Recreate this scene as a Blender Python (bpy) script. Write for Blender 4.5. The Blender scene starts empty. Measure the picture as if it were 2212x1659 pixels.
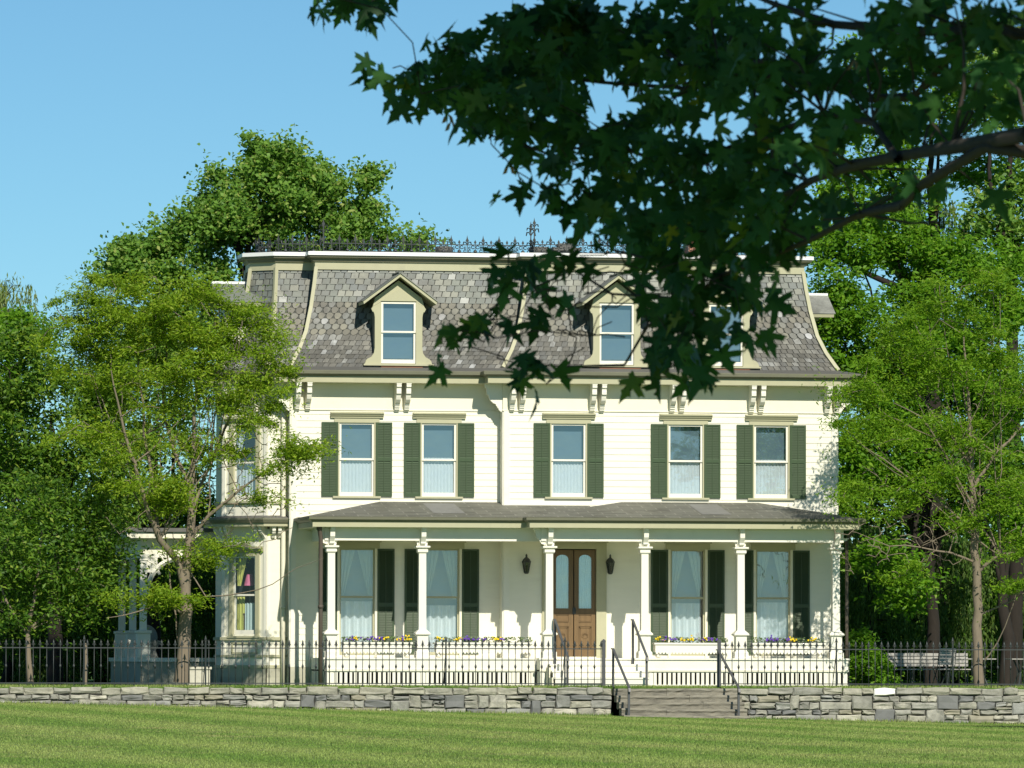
import bpy, math, random
import numpy as np
from mathutils import Vector, Matrix

random.seed(7)
rng = np.random.default_rng(7)
SC = bpy.context.scene
COL = SC.collection
PI = math.pi

# ------------------------------------------------------------------ camera
# world: x to the right along the house front, y away from the viewer, z up; metres
YAW, DIST, FPX, EYE, ROLL = math.radians(10), 160.0, 13600.0, 0.75, 0.002
PITCH = math.atan((1420 - 829.5) / FPX)
cF = np.array([math.sin(YAW) * math.cos(PITCH), math.cos(YAW) * math.cos(PITCH), math.sin(PITCH)])
_r0 = np.array([math.cos(YAW), -math.sin(YAW), 0.0]); _u0 = np.cross(_r0, cF)
cR = math.cos(ROLL) * _r0 + math.sin(ROLL) * _u0
cU = -math.sin(ROLL) * _r0 + math.cos(ROLL) * _u0
cC = np.array([-DIST * math.sin(YAW), -DIST * math.cos(YAW), EYE])
cam = bpy.data.cameras.new('camera'); cam_o = bpy.data.objects.new('camera', cam); COL.objects.link(cam_o)
cam_o.matrix_world = Matrix(((cR[0], cU[0], -cF[0], cC[0]), (cR[1], cU[1], -cF[1], cC[1]),
                             (cR[2], cU[2], -cF[2], cC[2]), (0, 0, 0, 1)))
cam.sensor_width = 36.0; cam.lens = FPX / 2212 * 36.0
cam.clip_start = 0.5; cam.clip_end = 3000
cam.dof.use_dof = True; cam.dof.focus_distance = 158.0; cam.dof.aperture_fstop = 26.0
SC.camera = cam_o

def at(u, v, Y):                       # a point of the photograph (2212 px wide) on the plane y = Y
    d = cF * FPX + cR * (u - 1106) - cU * (v - 829.5)
    return cC + d * ((Y - cC[1]) / d[1])
def ray(u, v, dist):                   # a point of the photograph, dist metres from the camera
    d = cF * FPX + cR * (u - 1106) - cU * (v - 829.5)
    return cC + d / np.linalg.norm(d) * dist
def proj(P):
    d = np.asarray(P) - cC; k = d @ cF
    return 1106 + FPX * (d @ cR) / k, 829.5 - FPX * (d @ cU) / k

# ------------------------------------------------------------------ light
SUN = np.array([0.105, -1.0, 0.78]); SUN /= np.linalg.norm(SUN)
SUN_EL = math.asin(SUN[2]); SUN_ROT = math.atan2(SUN[0], SUN[1])
W = bpy.data.worlds.new('World'); SC.world = W; W.use_nodes = True
nt = W.node_tree; bg = nt.nodes['Background']
sky = nt.nodes.new('ShaderNodeTexSky'); sky.sky_type = 'NISHITA'; sky.sun_disc = False
sky.sun_elevation = SUN_EL; sky.sun_rotation = SUN_ROT
sky.altitude = 3000; sky.air_density = 1.0; sky.dust_density = 0.0; sky.ozone_density = 7.0
_tint = nt.nodes.new('ShaderNodeMix'); _tint.data_type = 'RGBA'; _tint.blend_type = 'MULTIPLY'; _tint.inputs[0].default_value = 1
_tint.inputs[7].default_value = (1.0, 1.22, 1.06, 1)                 # warm-green white balance of the camera
nt.links.new(sky.outputs[0], _tint.inputs[6]); nt.links.new(_tint.outputs[2], bg.inputs[0]); bg.inputs[1].default_value = 0.065
sl = bpy.data.lights.new('sun', 'SUN'); sl.energy = 4.2; sl.angle = math.radians(0.5); sl.color = (1.0, 0.93, 0.80)
so = bpy.data.objects.new('sun', sl); COL.objects.link(so)
so.rotation_euler = Vector(SUN).to_track_quat('Z', 'Y').to_euler(); so.location = (10, -60, 70)
vs = SC.view_settings
vs.view_transform = 'Standard'; vs.look = 'None'; vs.exposure = 0.35; vs.gamma = 1.0; vs.use_curve_mapping = False
SC.cycles.max_bounces = 8; SC.cycles.transparent_max_bounces = 16
SC.cycles.diffuse_bounces = 4; SC.cycles.glossy_bounces = 3

# ------------------------------------------------------------------ materials
def ramp(n, cols):
    el = n.color_ramp.elements
    while len(el) > 1: el.remove(el[-1])
    for i, (p, c) in enumerate(cols):
        e = el[0] if i == 0 else el.new(p)
        e.position = p; e.color = (*c, 1)
def newmat(name):
    m = bpy.data.materials.new(name); m.use_nodes = True
    return m, m.node_tree, m.node_tree.nodes['Principled BSDF']
def coords(t, scale=(1, 1, 1), kind='Object'):
    c = t.nodes.new('ShaderNodeTexCoord'); mp = t.nodes.new('ShaderNodeMapping'); mp.inputs['Scale'].default_value = scale
    t.links.new(c.outputs[kind], mp.inputs[0]); return mp.outputs[0]
def noise(t, vec, scale, detail=4, rough=.6):
    n = t.nodes.new('ShaderNodeTexNoise'); n.inputs['Scale'].default_value = scale
    n.inputs['Detail'].default_value = detail; n.inputs['Roughness'].default_value = rough
    t.links.new(vec, n.inputs['Vector']); return n.outputs['Fac']
def mixc(t, fac, a, b, mode='MIX'):
    m = t.nodes.new('ShaderNodeMix'); m.data_type = 'RGBA'; m.blend_type = mode
    for s, v in ((0, fac), (6, a), (7, b)):
        if hasattr(v, 'is_linked'): t.links.new(v, m.inputs[s])
        else: m.inputs[s].default_value = v if not isinstance(v, tuple) else (*v, 1)
    return m.outputs[2]
def bump(t, b, h, strength, dist=.02):
    bn = t.nodes.new('ShaderNodeBump'); bn.inputs['Strength'].default_value = strength; bn.inputs['Distance'].default_value = dist
    t.links.new(h, bn.inputs['Height']); t.links.new(bn.outputs[0], b.inputs['Normal'])
def plain(name, col, rough=.6, var=.10, scale=3.0, stretch=(1, 1, 1), metal=0, spec=.4, dirt=None):
    m, t, b = newmat(name)
    v = coords(t, stretch); n = noise(t, v, scale)
    c = mixc(t, n, tuple(x * (1 - var) for x in col), tuple(min(1, x * (1 + var)) for x in col))
    if dirt:
        n2 = noise(t, v, scale * .35, 6, .7)
        r = t.nodes.new('ShaderNodeMapRange'); r.inputs[1].default_value = .55; r.inputs[2].default_value = .8
        t.links.new(n2, r.inputs[0]); c = mixc(t, r.outputs[0], c, dirt)
    t.links.new(c, b.inputs['Base Color'])
    b.inputs['Roughness'].default_value = rough; b.inputs['Metallic'].default_value = metal
    b.inputs['Specular IOR Level'].default_value = spec
    return m
def island(name, cols, rough=.7, nvar=.25, nscale=6, bmp=.3, const=False, stain=None, stretch=(1, 1, 1)):
    m, t, b = newmat(name)
    g = t.nodes.new('ShaderNodeNewGeometry'); r = t.nodes.new('ShaderNodeValToRGB')
    r.color_ramp.interpolation = 'CONSTANT' if const else 'LINEAR'; ramp(r, cols)
    t.links.new(g.outputs['Random Per Island'], r.inputs[0])
    v = coords(t, stretch); n = noise(t, v, nscale, 6, .65)
    lo = mixc(t, 1.0, r.outputs[0], (1 - nvar,) * 3, 'MULTIPLY'); hi = mixc(t, 1.0, r.outputs[0], (1 + nvar,) * 3, 'MULTIPLY')
    c = mixc(t, n, lo, hi)
    if stain:
        n2 = noise(t, v, stain[1], 5, .7); q = t.nodes.new('ShaderNodeMapRange')
        q.inputs[1].default_value = .48; q.inputs[2].default_value = .72; t.links.new(n2, q.inputs[0])
        c = mixc(t, q.outputs[0], c, stain[0])
    t.links.new(c, b.inputs['Base Color']); b.inputs['Roughness'].default_value = rough
    if bmp: bump(t, b, noise(t, v, nscale * 4, 5, .7), bmp)
    return m
def leafmat(name, cols, trans=.35, rough=.5):
    m, t, b = newmat(name)
    g = t.nodes.new('ShaderNodeNewGeometry'); r = t.nodes.new('ShaderNodeValToRGB'); ramp(r, cols)
    t.links.new(g.outputs['Random Per Island'], r.inputs[0])
    t.links.new(r.outputs[0], b.inputs['Base Color']); b.inputs['Roughness'].default_value = rough
    b.inputs['Specular IOR Level'].default_value = .25
    tr = t.nodes.new('ShaderNodeBsdfTranslucent'); t.links.new(mixc(t, 1.0, r.outputs[0], (1.25, 1.2, .5), 'MULTIPLY'), tr.inputs[0])
    mx = t.nodes.new('ShaderNodeMixShader'); mx.inputs[0].default_value = trans
    t.links.new(b.outputs[0], mx.inputs[1]); t.links.new(tr.outputs[0], mx.inputs[2])
    t.links.new(mx.outputs[0], t.nodes['Material Output'].inputs[0]); return m
def glassmat(name, refl=.22, tint=(.80, .90, .95)):
    m, t, b = newmat(name); t.nodes.remove(b)
    tr = t.nodes.new('ShaderNodeBsdfTransparent'); tr.inputs[0].default_value = (*tint, 1)
    gl = t.nodes.new('ShaderNodeBsdfGlossy'); gl.inputs['Roughness'].default_value = .015
    v = coords(t); bn = t.nodes.new('ShaderNodeBump'); bn.inputs['Strength'].default_value = .05; bn.inputs['Distance'].default_value = .05
    t.links.new(noise(t, v, 2.2, 2, .4), bn.inputs['Height']); t.links.new(bn.outputs[0], gl.inputs['Normal'])
    mx = t.nodes.new('ShaderNodeMixShader'); mx.inputs[0].default_value = refl
    t.links.new(tr.outputs[0], mx.inputs[1]); t.links.new(gl.outputs[0], mx.inputs[2])
    t.links.new(mx.outputs[0], t.nodes['Material Output'].inputs[0]); return m

M = {}
M['white'] = plain('white_paint', (.80, .78, .68), .55, .05, 2.0, dirt=(.70, .67, .56))
M['clap'] = plain('clapboard_paint', (.80, .78, .66), .6, .05, 1.5, (1, 1, 6), dirt=(.72, .69, .58))
M['cream'] = plain('cream_paint', (.77, .74, .60), .6, .05, 1.5, dirt=(.68, .64, .50))
M['olive'] = plain('olive_trim_paint', (.43, .42, .28), .55, .08, 3, dirt=(.36, .35, .24))
M['gutter'] = plain('gutter_paint', (.17, .17, .12), .5, .15, 4)
M['drip'] = plain('white_metal_edge', (.84, .85, .84), .45, .05, 3)
M['shutter'] = plain('shutter_paint', (.042, .076, .034), .65, .14, 4, dirt=(.06, .095, .05))
M['shutter_low'] = plain('shutter_dark_paint', (.05, .08, .042), .5, .14, 4)
M['iron'] = plain('black_iron', (.035, .042, .042), .5, .2, 8, spec=.5)
M['railmetal'] = plain('grey_iron', (.075, .08, .085), .45, .2, 8)
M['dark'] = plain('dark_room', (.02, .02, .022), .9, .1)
M['glass'] = glassmat('window_glass')
M['glass_dark'] = glassmat('bay_glass', .07)
M['lace'] = plain('lace_curtain', (.76, .73, .71), .9, .14, 26, (1, 1, .35))
M['drape'] = plain('pale_drape', (.55, .59, .54), .9, .15, 14, (1, 1, .2))
M['shade'] = plain('grey_blue_blind', (.15, .20, .23), .9, .12, 2)
M['shade_low'] = plain('painted_reflection_blind', (.36, .42, .46), .9, .12, 2)  # pale tone stands in for the bluish reflection in the lower panes
M['yellowdrape'] = plain('yellow_drape', (.62, .55, .14), .9, .2, 14, (1, 1, .2))
M['wood'] = plain('oak_door', (.165, .105, .048), .4, .35, 9, (1, 1, .12))
M['wood_dark'] = plain('dark_walnut', (.075, .038, .02), .4, .3, 9, (1, 1, .12))
M['rust'] = plain('rusty_pipe', (.095, .078, .062), .6, .4, 5, (1, 1, .3))
M['copper'] = plain('rust_flashing', (.30, .13, .07), .6, .3, 4)
M['tar'] = plain('roof_skirt', (.12, .12, .11), .7, .3, 5, (1, 4, 1))
M['brick'] = plain('chimney_brick', (.42, .20, .13), .8, .3, 6)
M['foundation'] = island('foundation_stone', [(0, (.36, .35, .27)), (1, (.46, .45, .36))], .9, .3, 3)
M['pink'] = plain('pink_shade', (.80, .20, .32), .8, .05)
M['wicker'] = plain('shade_greyed_wicker', (.24, .25, .23), .8, .3, 30)  # white wicker greyed, the side porch's shade put into its colour
M['bench'] = plain('weathered_wood', (.38, .37, .34), .8, .25, 10, (.3, 1, 1))
M['benchmetal'] = plain('dark_bench_frame', (.05, .06, .06), .5, .2)
M['stonepot'] = plain('stone_pot', (.55, .53, .44), .9, .25, 12)
M['lanternglass'] = glassmat('lantern_glass', .12, (.45, .5, .45))
M['slate_top'] = island('slate_grey', [(0, (0.143, 0.159, 0.143)), (.3, (0.185, 0.201, 0.175)), (.55, (0.133, 0.148, 0.148)), (.8, (0.228, 0.233, 0.191)), (.965, (0.286, 0.297, 0.270)), (1, (0.382, 0.392, 0.371))], .6, .28, 5, .25, stain=((0.106, 0.106, 0.093), .9))
M['slate_mid'] = island('slate_scallop', [(0, (0.101, 0.099, 0.078)), (.35, (0.151, 0.143, 0.112)), (.6, (0.190, 0.183, 0.140)), (.85, (0.146, 0.155, 0.146)), (.97, (0.224, 0.224, 0.207)), (1, (0.392, 0.403, 0.414))], .6, .32, 5, .25, stain=((0.067, 0.065, 0.056), 1.1))
M['slate_low'] = island('slate_brown', [(0, (0.081, 0.081, 0.070)), (.3, (0.133, 0.130, 0.112)), (.55, (0.115, 0.120, 0.115)), (.78, (0.186, 0.182, 0.156)), (.96, (0.243, 0.250, 0.240)), (1, (0.361, 0.373, 0.373))], .6, .4, 5, .25, stain=((0.067, 0.066, 0.058), 1.1), stretch=(2.2, 2.2, .7))
M['slate_back'] = plain('slate_underlay', (.085, .088, .08), .9)
M['stone'] = island('wall_stone', [(0, (0.241, 0.241, 0.206)), (.3, (0.327, 0.320, 0.263)), (.55, (0.284, 0.291, 0.270)), (.8, (0.383, 0.372, 0.298)), (.95, (0.469, 0.454, 0.369)), (1, (0.199, 0.206, 0.199))], .95, .55, 5, .9, stain=((0.170, 0.170, 0.149), 2.2))
M['cap'] = island('cap_stone', [(0, (0.302, 0.297, 0.235)), (.5, (0.370, 0.358, 0.286)), (1, (0.269, 0.269, 0.235))], .95, .5, 5, .9, stain=((0.179, 0.179, 0.151), 2.0))
M['stepstone'] = island('step_stone', [(0, (.20, .188, .148)), (1, (.26, .245, .195))], .95, .5, 4, 1.0, stain=((.12, .115, .095), 2.5), stretch=(.6, 1, 2.5))
M['whitestone'] = plain('white_stone', (.80, .79, .74), .9, .1, 5)
M['creamstone'] = plain('cream_stone', (.28, .265, .20), .9, .35, 5)
M['bluestone'] = plain('blue_grey_stone', (.165, .17, .165), .9, .25, 4)
M['mortar'] = plain('wall_core', (.06, .06, .05), .95)
M['bark'] = plain('grey_brown_bark', (.20, .165, .12), .95, .35, 6, (3, 3, .6))
M['bark_dark'] = plain('dark_bark', (.05, .04, .032), .95, .4, 6, (3, 3, .6))
M['bark_shade'] = plain('shade_darkened_bark', (.024, .019, .015), .95, .4, 6, (3, 3, .6))  # bark darkened to stand in for the shade under the canopy
M['bark_maple'] = plain('maple_bark', (.045, .038, .030), .95, .45, 10, (3, 3, 1))

def porchslate():
    m, t, b = newmat('porch_slate')
    v = coords(t, (1, 1, 1)); br = t.nodes.new('ShaderNodeTexBrick'); t.links.new(v, br.inputs['Vector'])
    for k, x in (('Scale', 1.0), ('Mortar Size', .014), ('Brick Width', .62), ('Row Height', .30), ('Mortar Smooth', .2), ('Bias', 0)): br.inputs[k].default_value = x
    br.inputs['Color1'].default_value = (.105, .106, .086, 1); br.inputs['Color2'].default_value = (.155, .156, .126, 1); br.inputs['Mortar'].default_value = (.24, .235, .20, 1)
    n = noise(t, v, 1.6, 6, .7); r = t.nodes.new('ShaderNodeMapRange'); r.inputs[1].default_value = .5; r.inputs[2].default_value = .75; t.links.new(n, r.inputs[0])
    c = mixc(t, r.outputs[0], br.outputs[0], (.075, .072, .058)); t.links.new(c, b.inputs['Base Color']); b.inputs['Roughness'].default_value = .7
    return m
M['porchslate'] = porchslate()
M['porchpatch'] = plain('pale_slate', (.21, .21, .195), .7, .2, 4)

M['leaf_locust'] = leafmat('locust_leaf', [(0, (.13, .235, .014)), (.4, (.20, .345, .020)), (.75, (.28, .42, .03)), (1, (.37, .46, .05))], .48)
M['leaf_locust2'] = leafmat('locust_leaf_green', [(0, (.10, .23, .012)), (.5, (.17, .34, .018)), (1, (.27, .42, .035))], .5)
M['leaf_maple'] = leafmat('big_maple_leaf', [(0, (.09, .20, .03)), (.5, (.155, .31, .045)), (.88, (.23, .39, .07)), (1, (.40, .46, .13))], .45)
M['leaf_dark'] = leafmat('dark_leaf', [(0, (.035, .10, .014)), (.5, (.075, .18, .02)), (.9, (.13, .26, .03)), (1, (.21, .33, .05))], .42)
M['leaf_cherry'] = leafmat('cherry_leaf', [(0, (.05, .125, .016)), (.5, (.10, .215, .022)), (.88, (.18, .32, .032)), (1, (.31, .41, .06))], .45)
M['leaf_mid'] = leafmat('bright_leaf', [(0, (.065, .175, .010)), (.5, (.125, .295, .016)), (.9, (.19, .385, .024)), (1, (.28, .44, .05))], .5)
M['leaf_willow'] = leafmat('willow_leaf', [(0, (.15, .24, .06)), (.5, (.24, .33, .10)), (1, (.34, .40, .15))], .45)
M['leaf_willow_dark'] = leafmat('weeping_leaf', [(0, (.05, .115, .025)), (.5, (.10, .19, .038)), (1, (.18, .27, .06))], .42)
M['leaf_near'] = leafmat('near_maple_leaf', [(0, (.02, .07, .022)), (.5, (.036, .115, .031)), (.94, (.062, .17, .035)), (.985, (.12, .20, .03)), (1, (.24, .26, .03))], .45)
M['seed'] = plain('dry_maple_key', (.34, .22, .10), .8, .3)

# ------------------------------------------------------------------ mesh helpers
class MB:
    def __init__(s): s.v = []; s.f = []; s.m = []
    def poly(s, pts, mi=0):
        b = len(s.v); s.v += [tuple(map(float, p)) for p in pts]; s.f.append(tuple(range(b, b + len(pts)))); s.m.append(mi)
    def box(s, x0, x1, y0, y1, z0, z1, mi=0):
        b = len(s.v)
        s.v += [(x0, y0, z0), (x1, y0, z0), (x1, y1, z0), (x0, y1, z0), (x0, y0, z1), (x1, y0, z1), (x1, y1, z1), (x0, y1, z1)]
        s.f += [tuple(b + i for i in q) for q in ((3, 2, 1, 0), (4, 5, 6, 7), (0, 1, 5, 4), (1, 2, 6, 5), (2, 3, 7, 6), (3, 0, 4, 7))]; s.m += [mi] * 6
    def bar(s, a, b_, w, h, mi=0, up=(0, 0, 1)):       # a square bar from a to b
        a = Vector(a); c = Vector(b_); d = (c - a).normalized(); u = Vector(up)
        if abs(d.dot(u)) > .97: u = Vector((0, 1, 0))
        x = d.cross(u).normalized() * w / 2; y = x.cross(d).normalized() * h / 2
        k = len(s.v)
        for p in (a, c): s.v += [tuple(p - x - y), tuple(p + x - y), tuple(p + x + y), tuple(p - x + y)]
        s.f += [tuple(k + i for i in q) for q in ((0, 1, 2, 3), (7, 6, 5, 4), (0, 4, 5, 1), (1, 5, 6, 2), (2, 6, 7, 3), (3, 7, 4, 0))]; s.m += [mi] * 6
    def prism(s, pts, y0, y1, mi=0, fr=None):           # polygon in (x,z) pushed from y0 to y1; fr maps (x,y,z)
        fr = fr or (lambda x, y, z: (x, y, z)); n = len(pts)
        k = len(s.v)
        s.v += [fr(x, y0, z) for x, z in pts] + [fr(x, y1, z) for x, z in pts]
        s.f.append(tuple(k + i for i in range(n))); s.f.append(tuple(k + n + i for i in reversed(range(n)))); s.m += [mi, mi]
        for i in range(n):
            j = (i + 1) % n; s.f.append((k + i, k + n + i, k + n + j, k + j)); s.m.append(mi)
    def tube(s, pts, rad, n=6, mi=0, cap=True):
        P = [Vector(p) for p in pts]; k = len(s.v); R = rad if hasattr(rad, '__len__') else [rad] * len(P)
        prev = None
        for i, p in enumerate(P):
            d = (P[min(i + 1, len(P) - 1)] - P[max(i - 1, 0)])
            d = d.normalized() if d.length > 1e-9 else Vector((0, 0, 1))
            if prev is None:
                a = d.cross(Vector((0, 0, 1)) if abs(d.z) < .9 else Vector((1, 0, 0))).normalized()
            else:
                a = (prev - d * prev.dot(d)); a = a.normalized() if a.length > 1e-6 else d.orthogonal().normalized()
            prev = a; b = d.cross(a)
            for j in range(n):
                t = 2 * PI * j / n; s.v.append(tuple(p + (a * math.cos(t) + b * math.sin(t)) * R[i]))
        for i in range(len(P) - 1):
            for j in range(n):
                s.f.append((k + i * n + j, k + i * n + (j + 1) % n, k + (i + 1) * n + (j + 1) % n, k + (i + 1) * n + j)); s.m.append(mi)
        if cap:
            s.f.append(tuple(k + j for j in reversed(range(n)))); s.f.append(tuple(k + (len(P) - 1) * n + j for j in range(n))); s.m += [mi, mi]
    def lathe(s, prof, c=(0, 0, 0), n=12, mi=0, square=False):
        k = len(s.v)
        if square: n = 4
        for r, z in prof:
            for j in range(n):
                t = 2 * PI * j / n + (PI / 4 if square else 0); q = r * (math.sqrt(2) if square else 1)
                s.v.append((c[0] + q * math.cos(t), c[1] + q * math.sin(t), c[2] + z))
        for i in range(len(prof) - 1):
            for j in range(n):
                s.f.append((k + i * n + j, k + i * n + (j + 1) % n, k + (i + 1) * n + (j + 1) % n, k + (i + 1) * n + j)); s.m.append(mi)
        s.f.append(tuple(k + j for j in reversed(range(n)))); s.f.append(tuple(k + (len(prof) - 1) * n + j for j in range(n))); s.m += [mi, mi]
    def build(s, name, mats, parent=None, loc=None, smooth=False):
        me = bpy.data.meshes.new(name)
        base = np.zeros(3)
        if parent is not None and loc is None: base = np.array(parent.get('_w', (0, 0, 0)), float)
        V = np.array(s.v, float) - base if s.v else np.zeros((0, 3))
        me.from_pydata([tuple(p) for p in V], [], s.f)
        mats = mats if isinstance(mats, (list, tuple)) else [mats]
        for m in mats: me.materials.append(M[m] if isinstance(m, str) else m)
        me.polygons.foreach_set('material_index', s.m)
        if smooth: me.polygons.foreach_set('use_smooth', [True] * len(s.f))
        me.update()
        o = bpy.data.objects.new(name, me); COL.objects.link(o)
        if parent is not None: o.parent = parent
        if loc is not None: o.location = loc
        return o

WORLD = {}
def thing(name, loc, label, cat, group=None):
    o = bpy.data.objects.new(name, None); COL.objects.link(o); o.location = loc; o.empty_display_size = .2
    o['label'] = label; o['category'] = cat
    if group: o['group'] = group
    return o
def tag(o, label, cat, group=None):
    o['label'] = label; o['category'] = cat
    if group: o['group'] = group
    return o
def local(mb, o):                       # world-space mesh data made relative to the thing's base
    L = np.array(o.location); mb.v = [tuple(np.array(p) - L) for p in mb.v]; return mb
def part(mb, name, mats, t, smooth=False):
    return local(mb, t).build(name, mats, t, (0, 0, 0), smooth)
def inst(o, loc, parent, rz=None, sx=None):
    c = o.copy(); COL.objects.link(c); c.parent = parent; c.location = loc
    if rz is not None: c.rotation_euler = (0, 0, rz)
    if sx is not None: c.scale = sx
    for ch in o.children:
        inst(ch, ch.location.copy(), c)
    return c
def offset_poly(P, d, closed=True):
    n = len(P); out = []
    for i in range(n):
        e = []
        for a, b in ((i - 1, i), (i, i + 1)):
            if not closed and (a < 0 or b >= n): continue
            p, q = P[a % n], P[b % n]; dx, dy = q[0] - p[0], q[1] - p[1]; l = math.hypot(dx, dy); e.append((dy / l, -dx / l))
        if len(e) == 1: nx, ny = e[0]; k = 1
        else: nx, ny = e[0][0] + e[1][0], e[0][1] + e[1][1]; k = 1 / (1 + e[0][0] * e[1][0] + e[0][1] * e[1][1])
        out.append((P[i][0] + nx * d * k, P[i][1] + ny * d * k))
    return out
def sweep(mb, P, prof, mis, closed=True, edges=None):
    R = [[(x, y, z) for x, y in offset_poly(P, o, closed)] for o, z in prof]
    n = len(P)
    for e in (edges if edges is not None else range(n if closed else n - 1)):
        for k in range(len(prof) - 1):
            a, b = R[k][e], R[k][(e + 1) % n]; c, d = R[k + 1][(e + 1) % n], R[k + 1][e]
            mb.poly((a, b, c, d), mis[k])

def quads_object(name, V, mat, parent=None, nper=4, mi=None, mats=None):
    """V: (n, nper, 3) -> one mesh of n separate polygons"""
    n = len(V); me = bpy.data.meshes.new(name)
    me.vertices.add(n * nper); me.vertices.foreach_set('co', np.ascontiguousarray(V, dtype=np.float32).ravel())
    me.loops.add(n * nper); me.loops.foreach_set('vertex_index', np.arange(n * nper, dtype=np.int32))
    me.polygons.add(n); me.polygons.foreach_set('loop_start', np.arange(0, n * nper, nper, dtype=np.int32))
    try: me.polygons.foreach_set('loop_total', np.full(n, nper, dtype=np.int32))
    except Exception: pass
    for m in (mats or [mat]): me.materials.append(M[m])
    if mi is not None: me.polygons.foreach_set('material_index', np.asarray(mi, dtype=np.int32))
    me.update(calc_edges=True)
    o = bpy.data.objects.new(name, me); COL.objects.link(o)
    if parent is not None: o.parent = parent
    return o
def struct(o): o['kind'] = 'structure'; return o

# ------------------------------------------------------------------ ground
def sstep(t): t = np.clip(t, 0, 1); return t * t * (3 - 2 * t)
def lawn_z(x, y):
    w = sstep((-6 - y) / 70.0); xx = np.clip(x, -25, 25)
    return (1 - w) * (-.66 - .0205 * xx) + w * (-.92 - .004 * xx)
STRIPE = np.array([.985, .165]); STRIPE /= np.linalg.norm(STRIPE)       # across the mown bands
def grassmat(name, c_dark, c_light, c_dry, blade):
    m, t, b = newmat(name)
    v = coords(t); sx = t.nodes.new('ShaderNodeSeparateXYZ'); t.links.new(v, sx.inputs[0])
    def mth(op, a, b_=None):
        k = t.nodes.new('ShaderNodeMath'); k.operation = op
        for i, q in enumerate((a, b_)):
            if q is None: continue
            if hasattr(q, 'is_linked'): t.links.new(q, k.inputs[i])
            else: k.inputs[i].default_value = q
        return k.outputs[0]
    acr = mth('ADD', mth('MULTIPLY', sx.outputs[0], float(STRIPE[0])), mth('MULTIPLY', sx.outputs[1], float(STRIPE[1])))
    warp = noise(t, coords(t, (1, .25, 1)), .25, 3)
    ph = mth('ADD', mth('MULTIPLY', acr, 1.5), mth('MULTIPLY', warp, 2.5))
    w = mth('ADD', mth('MULTIPLY', mth('SINE', ph), .5), .5)
    w = mth('MULTIPLY', w, mth('ADD', mth('MULTIPLY', noise(t, v, .08, 3), 1.3), .35))
    n1 = noise(t, v, .6, 6, .7)
    c = mixc(t, w, c_light, c_dark)  # light and dark sheen of the mown bands put into the base colour
    r = t.nodes.new('ShaderNodeMapRange'); r.inputs[1].default_value = .5; r.inputs[2].default_value = .75; t.links.new(n1, r.inputs[0])
    c = mixc(t, r.outputs[0], c, c_dry)
    if blade:
        g = t.nodes.new('ShaderNodeNewGeometry'); rr = t.nodes.new('ShaderNodeMapRange'); rr.inputs[3].default_value = .65; rr.inputs[4].default_value = 1.35
        t.links.new(g.outputs['Random Per Island'], rr.inputs[0])
        cc = t.nodes.new('ShaderNodeCombineColor')
        for i in range(3): t.links.new(rr.outputs[0], cc.inputs[i])
        c = mixc(t, 1.0, c, cc.outputs[0], 'MULTIPLY')
    else:
        n3 = noise(t, coords(t, (1, .3, 1)), 14, 4, .7); c = mixc(t, n3, mixc(t, 1.0, c, (.7, .7, .7), 'MULTIPLY'), mixc(t, 1.0, c, (1.25, 1.25, 1.2), 'MULTIPLY'))
    t.links.new(c, b.inputs['Base Color']); b.inputs['Roughness'].default_value = .8; b.inputs['Specular IOR Level'].default_value = .2
    if not blade: bump(t, b, noise(t, v, 30, 4, .7), .5, .05)
    return m
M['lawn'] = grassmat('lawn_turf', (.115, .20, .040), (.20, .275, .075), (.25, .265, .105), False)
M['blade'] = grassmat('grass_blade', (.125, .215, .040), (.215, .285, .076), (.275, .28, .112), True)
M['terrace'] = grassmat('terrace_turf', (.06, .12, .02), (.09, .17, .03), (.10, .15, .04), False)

xs = np.unique(np.concatenate([np.linspace(-400, -40, 10), np.linspace(-40, 40, 41), np.linspace(40, 400, 10)]))
ys = np.unique(np.concatenate([np.linspace(-700, -180, 8), np.linspace(-180, -6.05, 60)]))
mb = MB()
for i in range(len(xs) - 1):
    for j in range(len(ys) - 1):
        q = [(xs[i], ys[j]), (xs[i + 1], ys[j]), (xs[i + 1], ys[j + 1]), (xs[i], ys[j + 1])]
        mb.poly([(x, y, float(lawn_z(x, y))) for x, y in q])
struct(mb.build('lawn', 'lawn', smooth=True))
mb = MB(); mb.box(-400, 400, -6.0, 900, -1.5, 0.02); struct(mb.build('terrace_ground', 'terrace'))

def blades(name, n, pick, zf, h, w, mat):
    x, y = pick(n); z = zf(x, y)
    a = rng.uniform(0, 2 * PI, n); hh = h * rng.uniform(.5, 1.25, n); ww = w * rng.uniform(.7, 1.3, n)
    lean = rng.normal(0, .35, (n, 2)) * hh[:, None]
    dx, dy = np.cos(a) * ww / 2, np.sin(a) * ww / 2
    V = np.zeros((n, 3, 3)); V[:, 0] = np.stack([x - dx, y - dy, z], 1); V[:, 1] = np.stack([x + dx, y + dy, z], 1)
    V[:, 2] = np.stack([x + lean[:, 0], y + lean[:, 1], z + hh], 1)
    o = quads_object(name, V, mat, nper=3); o['kind'] = 'stuff'; return o
def pick_lawn(n):
    y = -6.1 - 66 * rng.random(n) ** 1.15
    k = (y - cC[1]); xc = cC[0] + k * math.tan(YAW); half = k * .0855
    return xc + rng.uniform(-1, 1, n) * half * 1.12, y
def pick_edge(n): return rng.uniform(-17, 17, n), rng.uniform(-6.02, -4.4, n)
tag(blades('lawn_grass', 330000, pick_lawn, lawn_z, .030, .016, 'blade'), 'short mown green grass of the striped front lawn', 'grass')
def pick_foot(n):
    x = rng.uniform(-16, 13, n); return x, -6.13 - np.abs(rng.normal(0, .05, n))
tag(blades('wall_foot_grass', 5000, pick_foot, lawn_z, .085, .02, 'blade'), 'longer grass tufts along the foot of the stone wall', 'grass')
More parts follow.
